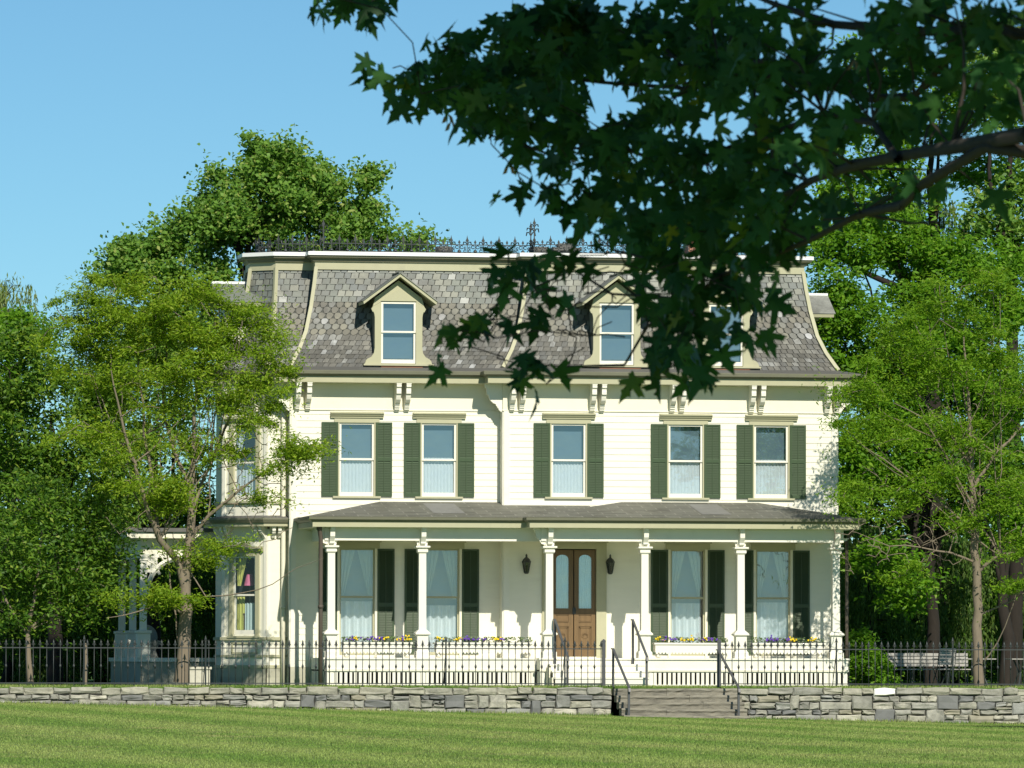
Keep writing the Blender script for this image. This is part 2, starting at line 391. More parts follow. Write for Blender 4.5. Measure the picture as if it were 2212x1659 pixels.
tag(blades('terrace_grass', 30000, pick_edge, lambda x, y: np.full_like(x, .015), .06, .02, 'blade'), 'thin strip of green grass along the top of the stone wall', 'grass')
# ------------------------------------------------------------------ house
OUT = [(-5.67, 10), (-5.67, 3.9), (-6.2, 3.9), (-7.2, 2.9), (-7.2, 1.5), (-6.2, .5), (-5.67, .5), (-5.67, 0), (-.3, 0), (-.3, -.5), (8.36, -.5), (8.36, 10)]
house = thing('victorian_house', (0, 0, 0), 'cream two storey clapboard house with slate mansard roof, green shutters and front porch', 'house')
ZB, ZF, ZS = .50, 7.0, 7.68              # clapboard bottom, frieze bottom, soffit
WIN2 = [(-3.99, 0), (-1.88, 0), (1.37, -.5), (4.40, -.5), (6.63, -.5)]
WIN1 = [(-3.97, 0), (-1.80, 0), (4.46, -.5), (6.68, -.5)]
W2 = (.885, 4.82, 6.68); W1 = (.90, .80, 3.50); DOOR = (1.52, .735, 3.50, 1.14)
def edge_frame(i):
    p, q = OUT[i], OUT[(i + 1) % len(OUT)]; L = math.hypot(q[0] - p[0], q[1] - p[1]); d = ((q[0] - p[0]) / L, (q[1] - p[1]) / L); n = (d[1], -d[0])
    return L, (lambda s, o, z: (p[0] + d[0] * s + n[0] * o, p[1] + d[1] * s + n[1] * o, z))
def openings(i):
    L, f = edge_frame(i); r = []
    if i in (7, 9):
        x0, y0 = OUT[i]
        for x, y in WIN2:
            if abs(y - y0) < .01: r.append((x - x0 - W2[0] / 2, x - x0 + W2[0] / 2, W2[1], W2[2]))
        for x, y in WIN1:
            if abs(y - y0) < .01: r.append((x - x0 - W1[0] / 2, x - x0 + W1[0] / 2, W1[1], W1[2]))
        if i == 9: r.append((DOOR[0] - x0 - DOOR[3] / 2, DOOR[0] - x0 + DOOR[3] / 2, DOOR[1], DOOR[2]))
    if i == 4:
        r.append((L / 2 - .36, L / 2 + .36, 1.33, 3.30)); r.append((L / 2 - .36, L / 2 + .36, 4.75, 6.60))
    return r
def wall_edge(mb, i, z0, z1, lap, tilt, flat=None):
    L, f = edge_frame(i); op = openings(i); z = z0
    while z < z1 - 1e-6:
        zt = min(z + lap, z1)
        br = sorted({z, zt} | {q for o in op for q in o[2:] if z < q < zt})
        for a, b in zip(br[:-1], br[1:]):
            m = (a + b) / 2; iv = [(0, L)]
            for o in op:
                if o[2] < m < o[3]:
                    nv = []
                    for s, e in iv:
                        if o[1] <= s or o[0] >= e: nv.append((s, e)); continue
                        if o[0] > s: nv.append((s, o[0]))
                        if o[1] < e: nv.append((o[1], e))
                    iv = nv
            oa, ob = tilt * (1 - (a - z) / lap), tilt * (1 - (b - z) / lap)
            for s, e in iv:
                mb.poly((f(s, oa, a), f(e, oa, a), f(e, ob, b), f(s, ob, b)))
                if a == z: mb.poly((f(s, 0, a), f(e, 0, a), f(e, oa, a), f(s, oa, a)))
        z = zt
mb = MB()
for i in range(len(OUT)):
    if i in (7, 9):
        wall_edge(mb, i, ZB, 3.95, 3.45, .0); wall_edge(mb, i, 3.95, ZF, .163, .013)
    elif i in (2, 3, 4, 5, 1): wall_edge(mb, i, ZB, ZF, 6.5, .0)
    else: wall_edge(mb, i, ZB, ZF, .163, .016)
for i in range(len(OUT)): wall_edge(mb, i, ZF, ZS, .7, 0)
part(mb, 'clapboard_wall', 'clap', house)
# clapboards of the two ends of the ground floor that the porch leaves open to view
for x0, x1, y in ((-5.66, -5.0, 0), (7.62, 8.35, -.5)):
    mb = MB(); z = ZB
    while z < 3.9:
        mb.poly(((x0, y - .022, z), (x1, y - .022, z), (x1, y - .008, z + .163), (x0, y - .008, z + .163)))
        mb.poly(((x0, y, z), (x1, y, z), (x1, y - .022, z), (x0, y - .022, z))); z += .163
    part(mb, 'lower_clapboard', 'clap', house)
mb = MB()
for i, (z0, z1, o) in [(k, (-.02, ZB, .03)) for k in range(len(OUT))]:
    L, f = edge_frame(i); n = max(1, int(L / .5))
    for k in range(n):
        for r in range(2):
            a, b = k * L / n, (k + 1) * L / n; c, d = z0 + r * .26, z0 + r * .26 + .26; oo = o + random.uniform(0, .015)
            mb.poly((f(a, oo, c), f(b, oo, c), f(b, oo, d), f(a, oo, d)))
part(mb, 'foundation', 'foundation', house)
def strip(mb, i, s0, s1, z0, z1, o0, o1, mi=0):
    L, f = edge_frame(i); s1 = L if s1 is None else s1
    a = [f(s0, o0, z0), f(s1, o0, z0), f(s1, o1, z0), f(s0, o1, z0), f(s0, o0, z1), f(s1, o0, z1), f(s1, o1, z1), f(s0, o1, z1)]
    for q in ((3, 2, 6, 7), (4, 7, 6, 5), (0, 1, 2, 3), (0, 3, 7, 4), (2, 1, 5, 6)): mb.poly([a[j] for j in q], mi)
mb = MB()                                                   # corner boards, water table, frieze bead
for grp in (((7, 0, .14), (6, .36, .5)), ((9, 0, .15), (8, .3, .5)), ((9, 8.51, 8.66), (10, 0, .15)), ((4, 0, .09), (3, 1.31, 1.4)), ((4, 1.324, 1.4142), (5, 0, .06))):
    mb = MB()
    for i, a, b in grp: strip(mb, i, a, b, ZB, ZF, 0, .03)
    part(mb, 'corner_board', 'white', house)
mb = MB()
sweep(mb, OUT, [(.0, ZF - .01), (.034, ZF - .01), (.034, ZF + .015), (.022, ZF + .03), (.022, ZS), (.0, ZS)], [0] * 5)
part(mb, 'frieze', 'cream', house)
mb = MB()
for i in (2, 3, 4, 5):                                       # mouldings and panels of the bay
    pass
for z0, z1, o in ((.46, .54, .05), (.74, .80, .04), (1.17, 1.25, .06), (4.62, 4.70, .05)):
    mb = MB()
    for i in (2, 3, 4, 5): strip(mb, i, 0, None, z0, z1, 0, o, 1)
    part(mb, 'bay_moulding', ['cream', 'olive'], house)
mb = MB()
for zz0, zz1 in ((.82, 1.12),):
    for a, b, c, d in ((.3, 1.12, zz0, zz0 + .05), (.3, 1.12, zz1 - .05, zz1), (.3, .35, zz0, zz1), (1.07, 1.12, zz0, zz1)): strip(mb, 4, a, b, c, d, 0, .025, 1)
part(mb, 'bay_panel', ['cream', 'olive'], house)
BAYP = [OUT[k] for k in (1, 2, 3, 4, 5, 6)]
mb = MB()                                                   # skirt roof and small cornice between the bay's storeys
sweep(mb, BAYP, [(0, 3.98), (.03, 3.98), (.03, 4.05), (.30, 4.05), (.30, 4.13), (.34, 4.14), (.38, 4.22), (.38, 4.26), (.0, 4.33)], [0, 0, 0, 1, 2, 2, 2, 3], closed=False)
part(mb, 'bay_cornice', ['cream', 'olive', 'gutter', 'tar'], house)
mb = MB()                                                   # main eaves
sweep(mb, OUT, [(.02, ZS), (.49, ZS), (.49, 7.835), (.515, 7.84), (.56, 7.88), (.61, 7.89), (.62, 7.965), (.60, 7.98), (-.01, 8.10)], [0, 1, 2, 2, 2, 2, 2, 3])
part(mb, 'eaves_cornice', ['cream', 'olive', 'gutter', 'tar'], house)
# mansard: concave profile, inset from the wall line, against height
PRO = [(0, 8.09), (.06, 8.19), (.27, 8.55), (.46, 9.0), (.61, 9.65), (.70, 10.2), (.76, 10.66)]
def inset_at(z):
    for (a, p), (b, q) in zip(PRO[:-1], PRO[1:]):
        if z <= q: return a + (b - a) * (z - p) / (q - p)
    return PRO[-1][0]
mb = MB(); sweep(mb, OUT, [(-o - .012, z) for o, z in PRO], [0] * 6); part(mb, 'roof_underlay', 'slate_back', house)
def slates():
    mb = MB()
    rows = []; z = 8.085; k = 0
    while z < 10.60:
        slope = .62 if z < 8.6 else (.85 if z < 9.2 else .97)
        kind = 'low' if k < 7 else ('mid' if k < 13 else 'top')
        h = {'low': .150, 'mid': .150, 'top': .155}[kind] * slope ** .6
        rows.append((z, h, kind)); z += h; k += 1
    for e in (2, 3, 4, 5, 6, 7, 8, 9, 10):
        n = len(OUT)
        for ri, (z, h, kind) in enumerate(rows):
            zt = min(z + h * 1.12, 10.66)
            lo = [offset_poly(OUT, -inset_at(z) + .022), offset_poly(OUT, -inset_at(zt) + .004)]
            a, b = Vector((*lo[0][e], z)), Vector((*lo[0][(e + 1) % n], z)); c, d = Vector((*lo[1][e], zt)), Vector((*lo[1][(e + 1) % n], zt))
            L = (b - a).length; w = {'low': .165, 'mid': .205, 'top': .205}[kind]
            if L < .1: continue
            N = max(1, round(L / w)); off = .5 if ri % 2 else 0
            us = [0] + [(q + off + (random.uniform(-.14, .14) if kind != 'mid' else 0)) / N for q in range(0 if off else 1, N)] + [1]
            mi = {'low': 0, 'mid': 1, 'top': 2}[kind]
            P = lambda u, t: (a.lerp(b, u)).lerp(c.lerp(d, u), t)
            for u0, u1 in zip(us[:-1], us[1:]):
                if u1 - u0 < .003: continue
                g = (.085 if kind == 'mid' else .06) * (u1 - u0); u0 += g; u1 -= g; j = random.uniform(-.05, .05); m_ = mi
                pass
                if kind == 'mid':
                    um = (u0 + u1) / 2; q = (u1 - u0)
                    sh = ri % 2 if ri > 9 else 2
                    pts = [(u0, .52), (u0 + .14 * q, .18), (u0 + .34 * q, 0), (u1 - .34 * q, 0), (u1 - .14 * q, .18), (u1, .52)] if ri > 8 else [(u0, .4), (u0 + .12 * q, .15), (um, -.06), (u1 - .12 * q, .15), (u1, .4)]
                    mb.poly([P(u, t) for u, t in pts] + [P(u1, 1), P(u0, 1)], m_)
                else:
                    mb.poly((P(u0, j), P(u1, j), P(u1, 1), P(u0, 1)), m_)
    part(mb, 'slate_roof', ['slate_low', 'slate_mid', 'slate_top'], house)
slates()
for i in (3, 4, 5, 7, 9, 10):                                # hips at the convex corners
    pts = [(*offset_poly(OUT, -o + .03)[i], z) for o, z in PRO]
    mb = MB(); mb.tube(pts, .065, 4); part(mb, 'hip_trim', 'olive', house)
mb = MB()                                                   # cornice round the flat roof
sweep(mb, OUT, [(-.80, 10.60), (-.70, 10.60), (-.70, 10.79), (-.66, 10.80), (-.63, 10.87), (-.55, 10.90), (-.53, 10.955)], [1, 1, 1, 0, 0, 0])
part(mb, 'roof_cornice', ['gutter', 'olive'], house)
mb = MB()
sweep(mb, OUT, [(-.56, 10.955), (-.50, 10.955), (-.50, 11.045), (-.56, 11.055)], [0, 0, 0])
part(mb, 'roof_edge', 'drip', house)
mb = MB(); mb.poly([(x, y, 11.05) for x, y in offset_poly(OUT, -.55)]); part(mb, 'flat_roof', 'tar', house)

# brackets under the eaves
BR = [(0, 0), (.50, 0), (.50, -.10), (.455, -.12), (.45, -.17), (.455, -.19), (.455, -.27), (.40, -.29), (.385, -.34), (.35, -.42), (.27, -.49), (.19, -.52), (.185, -.56), (.15, -.575), (.15, -.61), (.115, -.625), (.11, -.665), (.07, -.685), (.05, -.71), (0, -.71)]
mb = MB(); mb.prism([(-o * .90, z) for o, z in BR], -.06, .06, 0, lambda x, y, z: (y, x, z))
mb.box(-.066, .066, -.46, -.02, -.03, .002, 0)
br0 = mb.build('eaves_bracket', 'white', house, (-5.53, -.02, ZS))
def pair(x, y): return [(x - .125, y), (x + .125, y)]
spots = pair(-5.38, 0)[1:] + pair(-2.85, 0) + [p for x in (.02, 2.09, 4.16, 6.22, 8.2) for p in pair(x, -.5)]
for x, y in spots: inst(br0, (x, y - .02, ZS), house)
for x, y, r in ((-5.67, .1, -PI / 2), (-.3, -.4, -PI / 2), (8.36, -.4, PI / 2), (8.36, -.15, PI / 2)):
    inst(br0, (x + (.02 if r > 0 else -.02), y, ZS), house, r)
for s in (.35, .6, 1.05): # bay: angled face
    L, f = edge_frame(4); inst(br0, f(s, .02, ZS), house, -PI / 4, (1, .9, 1))
inst(br0, (-5.95, .48, ZS), house, None, (1, .9, 1))
sb = inst(br0, (-6.05, .48, 4.05), house, None, (.7, .5, .42)); sb.name = 'bay_bracket'
for (x, y, r) in ((-5.90, .48, 0), (-6.26, .54, -PI / 4), (-6.36, .64, -PI / 4), (-7.05, 1.33, -PI / 4), (-7.15, 1.43, -PI / 4), (-7.22, 1.6, -PI / 2)):
    inst(sb, (x, y, 4.05), house, r)

# windows -----------------------------------------------------------
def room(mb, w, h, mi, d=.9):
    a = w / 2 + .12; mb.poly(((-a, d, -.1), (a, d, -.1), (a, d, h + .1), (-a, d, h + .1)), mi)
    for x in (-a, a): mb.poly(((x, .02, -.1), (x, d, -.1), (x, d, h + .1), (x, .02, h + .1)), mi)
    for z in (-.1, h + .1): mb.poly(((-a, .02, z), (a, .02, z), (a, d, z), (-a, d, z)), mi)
def wave_sheet(mb, x0, x1, z0, z1, y, amp, per, mi=0, n=40, taper=None, scal=0):
    for i in range(n):
        q = []
        for t, zz in ((i, 0), (i + 1, 0), (i + 1, 1), (i, 1)):
            u = t / n; x = x0 + (x1 - x0) * u; z = z1 if zz else z0 + scal * abs(math.sin(u * PI * 5))
            if taper and not zz: x = taper[0] + (taper[1] - taper[0]) * u
            q.append((x, y + amp * math.sin(u * (x1 - x0) * 2 * PI / per), z))
        mb.poly(q, mi)
def sashes(w, h, meet, mats, bar=.05, bottom=.10, y=0.0):
    mb = MB(); a = w / 2
    for z0, z1, yy, bb in ((meet - .02, h, y, .045), (0, meet + .02, y + .035, bottom)):
        mb.box(-a, -a + bar, yy, yy + .034, z0, z1); mb.box(a - bar, a, yy, yy + .034, z0, z1)
        mb.box(-a + bar, a - bar, yy, yy + .034, z0, z0 + bb); mb.box(-a + bar, a - bar, yy, yy + .034, z1 - .045, z1)
    return mb
def panes(w, h, meet, bar=.05, y=0.0, bottom=.1):
    mb = MB(); a = w / 2 - bar
    mb.poly(((-a, y + .016, meet + .025), (a, y + .016, meet + .025), (a, y + .016, h - .045), (-a, y + .016, h - .045)))
    mb.poly(((-a, y + .05, bottom), (a, y + .05, bottom), (a, y + .05, meet - .025), (-a, y + .05, meet - .025)))
    return mb
def hood(mb, w, z, mi=0):
    a = w / 2 + .135
    mb.box(-a, a, -.045, 0, z, z + .115, mi)
    P = [(0, z + .117), (-.07, z + .117), (-.075, z + .15), (-.10, z + .165), (-.13, z + .21), (-.155, z + .225), (-.155, z + .255), (0, z + .275)]
    b = a + .10; mb.prism([(y, zz) for y, zz in P], -b, b, mi, lambda x, y, z: (y, x, z))
def window_upper():
    w, h = W2[0], W2[2] - W2[1]; mb = MB(); c = w / 2 + .035
    for x0, x1 in ((-c, -w / 2), (w / 2, c)): mb.box(x0, x1, -.035, .06, -.01, h + .0)
    room(mb, w, h, 1)
    o = mb.build('upper_window', ['olive', 'dark'], house, (WIN2[0][0], WIN2[0][1], W2[1]))
    hm = MB(); hood(hm, w, h); hm.build('window_hood', 'olive', o, (0, 0, 0))
    s = MB(); s.box(-w / 2 - .17, w / 2 + .17, -.07, .04, -.05, -.002); s.build('window_sill', 'olive', o, (0, 0, 0))
    sashes(w, h, .93, 0).build('sash', 'white', o, (0, 0, 0))
    panes(w, h, .93).build('pane', 'glass', o, (0, 0, 0))
    b = MB(); b.poly(((-.42, .14, .88), (.42, .14, .88), (.42, .14, h), (-.42, .14, h))); b.build('blind', 'shade', o, (0, 0, 0))
    l = MB(); wave_sheet(l, -.42, .42, .03, .97, .105, .012, .09); l.build('curtain', 'lace', o, (0, 0, 0))
    return o
w2 = window_upper()
def vary(o):
    for c in o.children:
        if c.name.startswith('curtain'): c.scale = (random.uniform(.92, 1.0), 1, random.uniform(.93, 1.02)); c.location.x = random.uniform(-.02, .02)
        if c.name.startswith('drape'): c.scale.x = random.uniform(.94, 1.0)
        if c.name.startswith('blind'): c.location.y = random.uniform(-.01, .05)
for x, y in WIN2[1:]: vary(inst(w2, (x, y, W2[1]), house))
def window_lower():
    w, h = W1[0], W1[2] - W1[1]; mb = MB(); c = w / 2 + .06
    for x0, x1 in ((-c, -w / 2), (w / 2, c)): mb.box(x0, x1, -.05, .06, -.06, h + .0)
    room(mb, w, h, 1)
    o = mb.build('lower_window', ['cream', 'dark'], house, (WIN1[0][0], WIN1[0][1], W1[1]))
    hm = MB(); hm.box(-c - .06, c + .06, -.07, 0, h + .0, h + .15); hm.box(-c - .1, c + .1, -.11, 0, h + .152, h + .20); hm.build('window_hood', 'olive', o, (0, 0, 0))
    sashes(w, h, 1.47, 0, .042, .08).build('sash', 'olive', o, (0, 0, 0))
    panes(w, h, 1.47, .042, bottom=.08).build('pane', 'glass', o, (0, 0, 0))
    b = MB(); b.poly(((-.44, .34, .02), (.44, .34, .02), (.44, .34, h), (-.44, .34, h))); b.build('blind', 'shade_low', o, (0, 0, 0))  # sheet added to carry the painted pane reflection
    l = MB(); wave_sheet(l, -.42, .42, .02, 1.36, .14, .045, .21, 0, 56)
    l.build('curtain', 'lace', o, (0, 0, 0))
    d = MB(); wave_sheet(d, -.43, -.02, 1.42, h, .17, .015, .12, 0, 20, (-.43, -.33)); wave_sheet(d, .02, .43, 1.42, h, .171, .015, .12, 0, 20, (.33, .43)); d.build('drape', 'drape', o, (0, 0, 0))
    return o
w1 = window_lower()
for x, y in WIN1[1:]: vary(inst(w1, (x, y, W1[1]), house))
def shutter_mesh(w, h, mids, mat, x, y, z):
    mb = MB(); f = .05; mb.box(-w / 2, -w / 2 + f, -.035, 0, 0, h); mb.box(w / 2 - f, w / 2, -.035, 0, 0, h)
    zs = [0] + mids + [h]
    ext = [.09] + [.09] * len(mids) + [.05]
    for zz, e in zip(zs, ext):
        if zz == h: mb.box(-w / 2 + f, w / 2 - f, -.033, 0, h - e, h)
        else: mb.box(-w / 2 + f, w / 2 - f, -.033, 0, zz, zz + e)
    mb.box(-.008, .008, -.04, -.015, .1, h - .06)
    for a, b, e in zip(zs[:-1], zs[1:], ext[:-1]):
        z0 = a + e
        while z0 < b - .035:
            mb.poly(((-w / 2 + f, -.032, z0), (w / 2 - f, -.032, z0), (w / 2 - f, -.006, z0 + .05), (-w / 2 + f, -.006, z0 + .05)))
            z0 += .042
    mb.poly(((-w / 2 + .01, -.002, .02), (w / 2 - .01, -.002, .02), (w / 2 - .01, -.002, h - .02), (-w / 2 + .01, -.002, h - .02)))
    return mb.build('shutter', mat, house, (x, y, z))
sh2 = None
for x, y in WIN2:
    for s in (-1, 1):
        xx = x + s * (W2[0] / 2 + .035 + .215)
        if sh2 is None: sh2 = shutter_mesh(.42, 1.88, [.90], 'shutter', xx, y - .022, W2[1] - .01)
        else: inst(sh2, (xx, y - .022, W2[1] - .01), house)
sh1 = None
for x, y in WIN1:
    for s in (-1, 1):
        xx = x + s * (W1[0] / 2 + .06 + .225)
        if sh1 is None: sh1 = shutter_mesh(.44, 2.66, [1.20], 'shutter_low', xx, y - .006, .83)
        else: inst(sh1, (xx, y - .006, .83), house)

# bay windows
def window_bay(z0, h, kind):
    L, f = edge_frame(4); c = f(L / 2, 0, z0); w = .72
    mb = MB()
    for x0, x1 in ((-.48, -.36), (.36, .48)): mb.box(x0, x1, -.04, .06, -.05, h + .1)
    mb.box(-.36, .36, -.04, .06, h, h + .1); mb.box(-.5, .5, -.08, .04, -.1, -.052)
    room(mb, w, h, 1, 1.2 if kind else .9)
    o = mb.build('bay_window', ['olive', 'dark'], house, c); o.rotation_euler = (0, 0, -PI / 4)
    hm = MB(); P = [(0, h + .102), (-.06, h + .102), (-.12, h + .17), (-.14, h + .19), (-.14, h + .22), (0, h + .25)]
    hm.prism(P, -.60, .60, 0, lambda x, y, z: (y, x, z)); hm.build('window_hood', 'olive', o, (0, 0, 0))
    sashes(w, h, h * .5, 0).build('sash', 'white', o, (0, 0, 0)); panes(w, h, h * .5).build('pane', 'glass_dark' if kind else 'glass', o, (0, 0, 0))
    l = MB()
    if kind:
        wave_sheet(l, -.34, -.02, h * .62, h, .14, .012, .11, 0, 20, (-.34, -.22)); wave_sheet(l, -.35, -.12, .02, h * .48, .16, .012, .10, 0, 20); l.build('yellow_curtain', 'yellowdrape', o, (0, 0, 0))
        l = MB(); wave_sheet(l, -.1, .34, .02, h * .40, .15, .015, .10, 0, 24); l.build('curtain', 'drape', o, (0, 0, 0))
    else:
        wave_sheet(l, -.34, .34, .02, h * .48, .12, .012, .1); wave_sheet(l, -.34, -.05, h * .5, h, .12, .012, .1, 0, 20, (-.34, -.26)); l.build('curtain', 'lace', o, (0, 0, 0))
    return o
window_bay(1.33, 1.97, True); window_bay(4.75, 1.85, False)

# dormers -----------------------------------------------------------
def dormer():
    mb = MB()
    L = [(-.445, .045), (-.445, 1.62), (-.66, 1.50), (-.70, 1.44), (-.66, 1.36), (-.64, 1.37), (-.62, 1.30), (-.61, 1.22), (-.61, .45), (-.63, .32), (-.70, .22), (-.80, .17), (-.84, .12), (-.86, .045)]
    mb.prism(L, -.045, .04); mb.prism([(-x, z) for x, z in reversed(L)], -.045, .04)
    mb.prism([(-.66, 1.505), (-.446, 1.625), (.446, 1.625), (.66, 1.505), (.60, 1.72), (0, 2.17), (-.60, 1.72)], -.03, .04)
    mb.prism([(-.46, 1.64), (.46, 1.64), (0, 1.97)], -.055, -.031)
    mb.box(-.90, .90, -.10, .05, -.0, .044)
    for s in (-1, 1):
        mb.box(min(s * .60, s * .57), max(s * .60, s * .57), .041, .95, .2, 1.75, 1)
    room(mb, .89, 1.66, 2, .75)
    o = mb.build('dormer', ['olive', 'slate_top', 'dark'], house, (-2.93, 0, 8.13))
    r = MB(); th = math.atan2(.66, .93)
    for s in (-1, 1):
        e, a = (s * .95, 1.63), (0, 2.33); n = (s * math.sin(th) * .07, math.cos(th) * .07)
        q = [e, a, (a[0], a[1] - .085), (e[0] - s * .02, e[1] - .085)]
        r.prism(q, -.30, 1.0, 0)
        q = [(e[0] + s * .025, e[1] + .0), (0, a[1] + .025), (0, a[1] + .003), (e[0] + s * .02, e[1] - .02)]
        r.prism(q, -.33, 1.0, 1)
    r.box(-.05, .05, -.335, 1.0, 2.34, 2.375, 1)
    r.build('dormer_roof', ['olive', 'slate_top'], o, (0, 0, 0))
    s = sashes(.885, 1.56, .80, 0, .05, .10); s.v = [(x, y - .02, z + .06) for x, y, z in s.v]; s.build('sash', 'white', o, (0, 0, 0))
    p = panes(.885, 1.56, .80); p.v = [(x, y - .02, z + .06) for x, y, z in p.v]; p.build('pane', 'glass', o, (0, 0, 0))
    b = MB(); b.poly(((-.44, .12, .05), (.44, .12, .05), (.44, .12, 1.62), (-.44, .12, 1.62))); b.build('blind', 'shade', o, (0, 0, 0))
    f = MB(); f.box(-.45, .62, -.06, .03, -.085, -.005); f.build('flashing', 'copper', o, (0, 0, 0))
    return o
dm = dormer()
for x in (2.61, 5.45): inst(dm, (x, -.5, 8.13), house)
for x, y, r, ov in ((8.36, 4.2, PI / 2, .78), (-7.15, 2.2, -PI / 2, .24)):      # dormers of the two side slopes
    mb = MB()
    mb.box(-.62, .62, -.02, .9, 0, 1.65, 0)
    for s in (-1, 1):
        mb.prism([(s * .95, 1.75), (0, 2.28), (0, 2.20), (s * .93, 1.67)], -ov, .9, 1)
        mb.prism([(s * .97, 1.77), (0, 2.315), (0, 2.282), (s * .955, 1.752)], -ov - .04, .9, 2)
    mb.box(-.06, .06, -ov - .04, .9, 2.29, 2.35, 3)
    o = mb.build('side_dormer', ['cream', 'olive', 'slate_top', 'drip'], house, (x, y, 8.0)); o.rotation_euler = (0, 0, r)

# ironwork on the roof ----------------------------------------------
def fleur(mb, x, z, s):
    mb.box(x - .009, x + .009, -.008, .008, 0, z)
    mb.poly(((x - .045 * s, -.004, z - .06 * s), (x, -.004, z - .13 * s), (x + .045 * s, -.004, z - .06 * s), (x, -.004, z + .02 * s)))
    mb.poly(((x - .02 * s, .004, z - .02 * s), (x + .02 * s, .004, z - .02 * s), (x, .004, z + .08 * s)))
    for q in (-1, 1):
        mb.tube([(x, 0, z - .17 * s), (x + q * .045 * s, 0, z - .10 * s), (x + q * .09 * s, 0, z - .10 * s), (x + q * .105 * s, 0, z - .16 * s)], [.012, .014, .018, .012], 4)
def ring(mb, x, z, r):
    mb.tube([(x + r * math.cos(t), 0, z + r * math.sin(t)) for t in np.linspace(.5, 5.8, 9)], .011, 4)
def cresting(L, name, place, rz):
    mb = MB(); n = max(1, round(L / .42)); w = L / n
    for z in (.05, .25): mb.box(0, L, -.009, .009, z - .011, z + .011)
    for i in range(n + 1):
        x = i * w
        if i < n + 1: fleur(mb, x, .42, 1.0)
        if i < n:
            xm = x + w / 2
            mb.box(xm - .008, xm + .008, -.007, .007, .10, .34); mb.poly(((xm - .035, 0, .31), (xm, 0, .26), (xm + .035, 0, .31), (xm, 0, .38)))
            ring(mb, xm - .06, .19, .04); ring(mb, xm + .06, .19, .04); mb.lathe([(.015, .05), (.05, .07), (.045, .10), (.012, .13)], (xm, 0, 0), 6)
            for q in (.06, w - .06): ring(mb, x + q, .09, .032); ring(mb, x + q, .17, .026)
    o = mb.build(name, 'iron', house, place); o.rotation_euler = (0, 0, rz); return o
R = offset_poly(OUT, -.95)
for i, nm in ((2, 'roof_cresting'), (3, 'roof_cresting'), (4, 'roof_cresting'), (5, 'roof_cresting'), (7, 'roof_cresting'), (8, 'roof_cresting'), (9, 'roof_cresting'), (10, 'roof_cresting')):
    p, q = R[i], R[(i + 1) % len(R)]; L = math.hypot(q[0] - p[0], q[1] - p[1])
    if L < .25: continue
    cresting(L, nm, (p[0], p[1], 11.04), math.atan2(q[1] - p[1], q[0] - p[0]))
for x, y in (R[8], R[9], R[7], R[10]):
    mb = MB(); h = .80 if (x, y) != R[9] else .86
    fleur(mb, 0, h, 1.0); mb.box(-.013, .013, -.013, .013, 0, h - .05)
    for q in (-1, 1): mb.tube([(0, 0, h - .30), (q * .05, 0, h - .21), (q * .10, 0, h - .21), (q * .12, 0, h - .30)], [.013, .015, .02, .013], 4)
    mb.build('finial', 'iron', house, (x, y, 11.04))
for x, y, s in ((.98, 1.6, 1.0), (-1.45, 1.9, .85)):
    mb = MB(); mb.lathe([(.16 * s, 0), (.16 * s, .08), (.24 * s, .09), (.27 * s, .14), (.27 * s, .22), (.24 * s, .25), (.05, .25)], (0, 0, 0), 12)
    mb.build('roof_vent', 'tar', house, (x, y, 11.05), True)
for x, y, h, mt in ((5.83, 5.0, 1.0, 'brick'), (2.2, 4.5, .34, 'tar')):
    mb = MB(); mb.box(-.3, .3, -.3, .3, 0, h); mb.box(-.35, .35, -.35, .35, h - .22, h - .08); mb.box(-.38, .38, -.38, .38, h, h + .08)
    mb.box(-.2, .2, -.2, .2, h + .08, h + .2); mb.build('chimney', mt, house, (x, y, 11.05))

# porch -------------------------------------------------------------
mb = MB()
mb.box(-5.15, .205, -2.44, -.03, .665, .73); mb.box(.206, 8.09, -2.94, -.53, .665, .732)
mb.box(-5.18, .18, -2.47, -2.41, .695, .735, 0); mb.box(.175, 8.12, -2.975, -2.91, .697, .738, 0)
mb.box(-5.15, .205, -2.435, -2.39, .44, .664); mb.box(.21, 8.085, -2.935, -2.89, .44, .664)
mb.box(-5.16, .2, -2.46, -2.40, .40, .45, 1); mb.box(.2, 8.1, -2.96, -2.90, .40, .45, 1)
mb.box(-5.14, -5.09, -2.39, -.04, .44, .664, 0); mb.box(.21, .25, -2.89, -2.45, .44, .664); mb.box(8.04, 8.085, -2.89, -.54, .44, .664)
part(mb, 'porch_deck', ['white', 'cream'], house)
mb = MB()                                                   # slatted skirt below the deck
for x0, x1, y in ((-5.13, .17, -2.425), (2.86, 8.08, -2.925), (.22, .40, -2.925)):
    x = x0
    while x < x1 - .05:
        e = min(x + .074, x1); solid = abs((x - x0) % 2.28) < .22 or x1 - x < .25
        mb.box(x, e, y, y + .03, .07, .398); x += .121
        if solid: mb.box(e + .001, e + .036, y + .008, y + .03, .07, .398)
    mb.box(x0, x1, y - .01, y + .03, .015, .075); mb.box(x0, x1, y - .004, y + .03, .375, .40)
for x, y0, y1 in ((-5.12, -2.38, -.05), (8.06, -2.88, -.6), (.23, -2.88, -2.45)):
    y = y0
    while y < y1: mb.box(x - .015, x + .015, y, y + .084, .02, .4); y += .121
mb.box(-5.0, .15, -2.18, -2.15, .0, .6, 1); mb.box(.35, 8.0, -2.68, -2.65, .0, .6, 1); mb.box(-5.05, -5.02, -2.1, -.1, .0, .6, 1)  # dark sheets added to paint the unlit space behind the slats
part(mb, 'porch_skirt', ['white', 'dark'], house)
mb = MB()                                                   # wooden steps
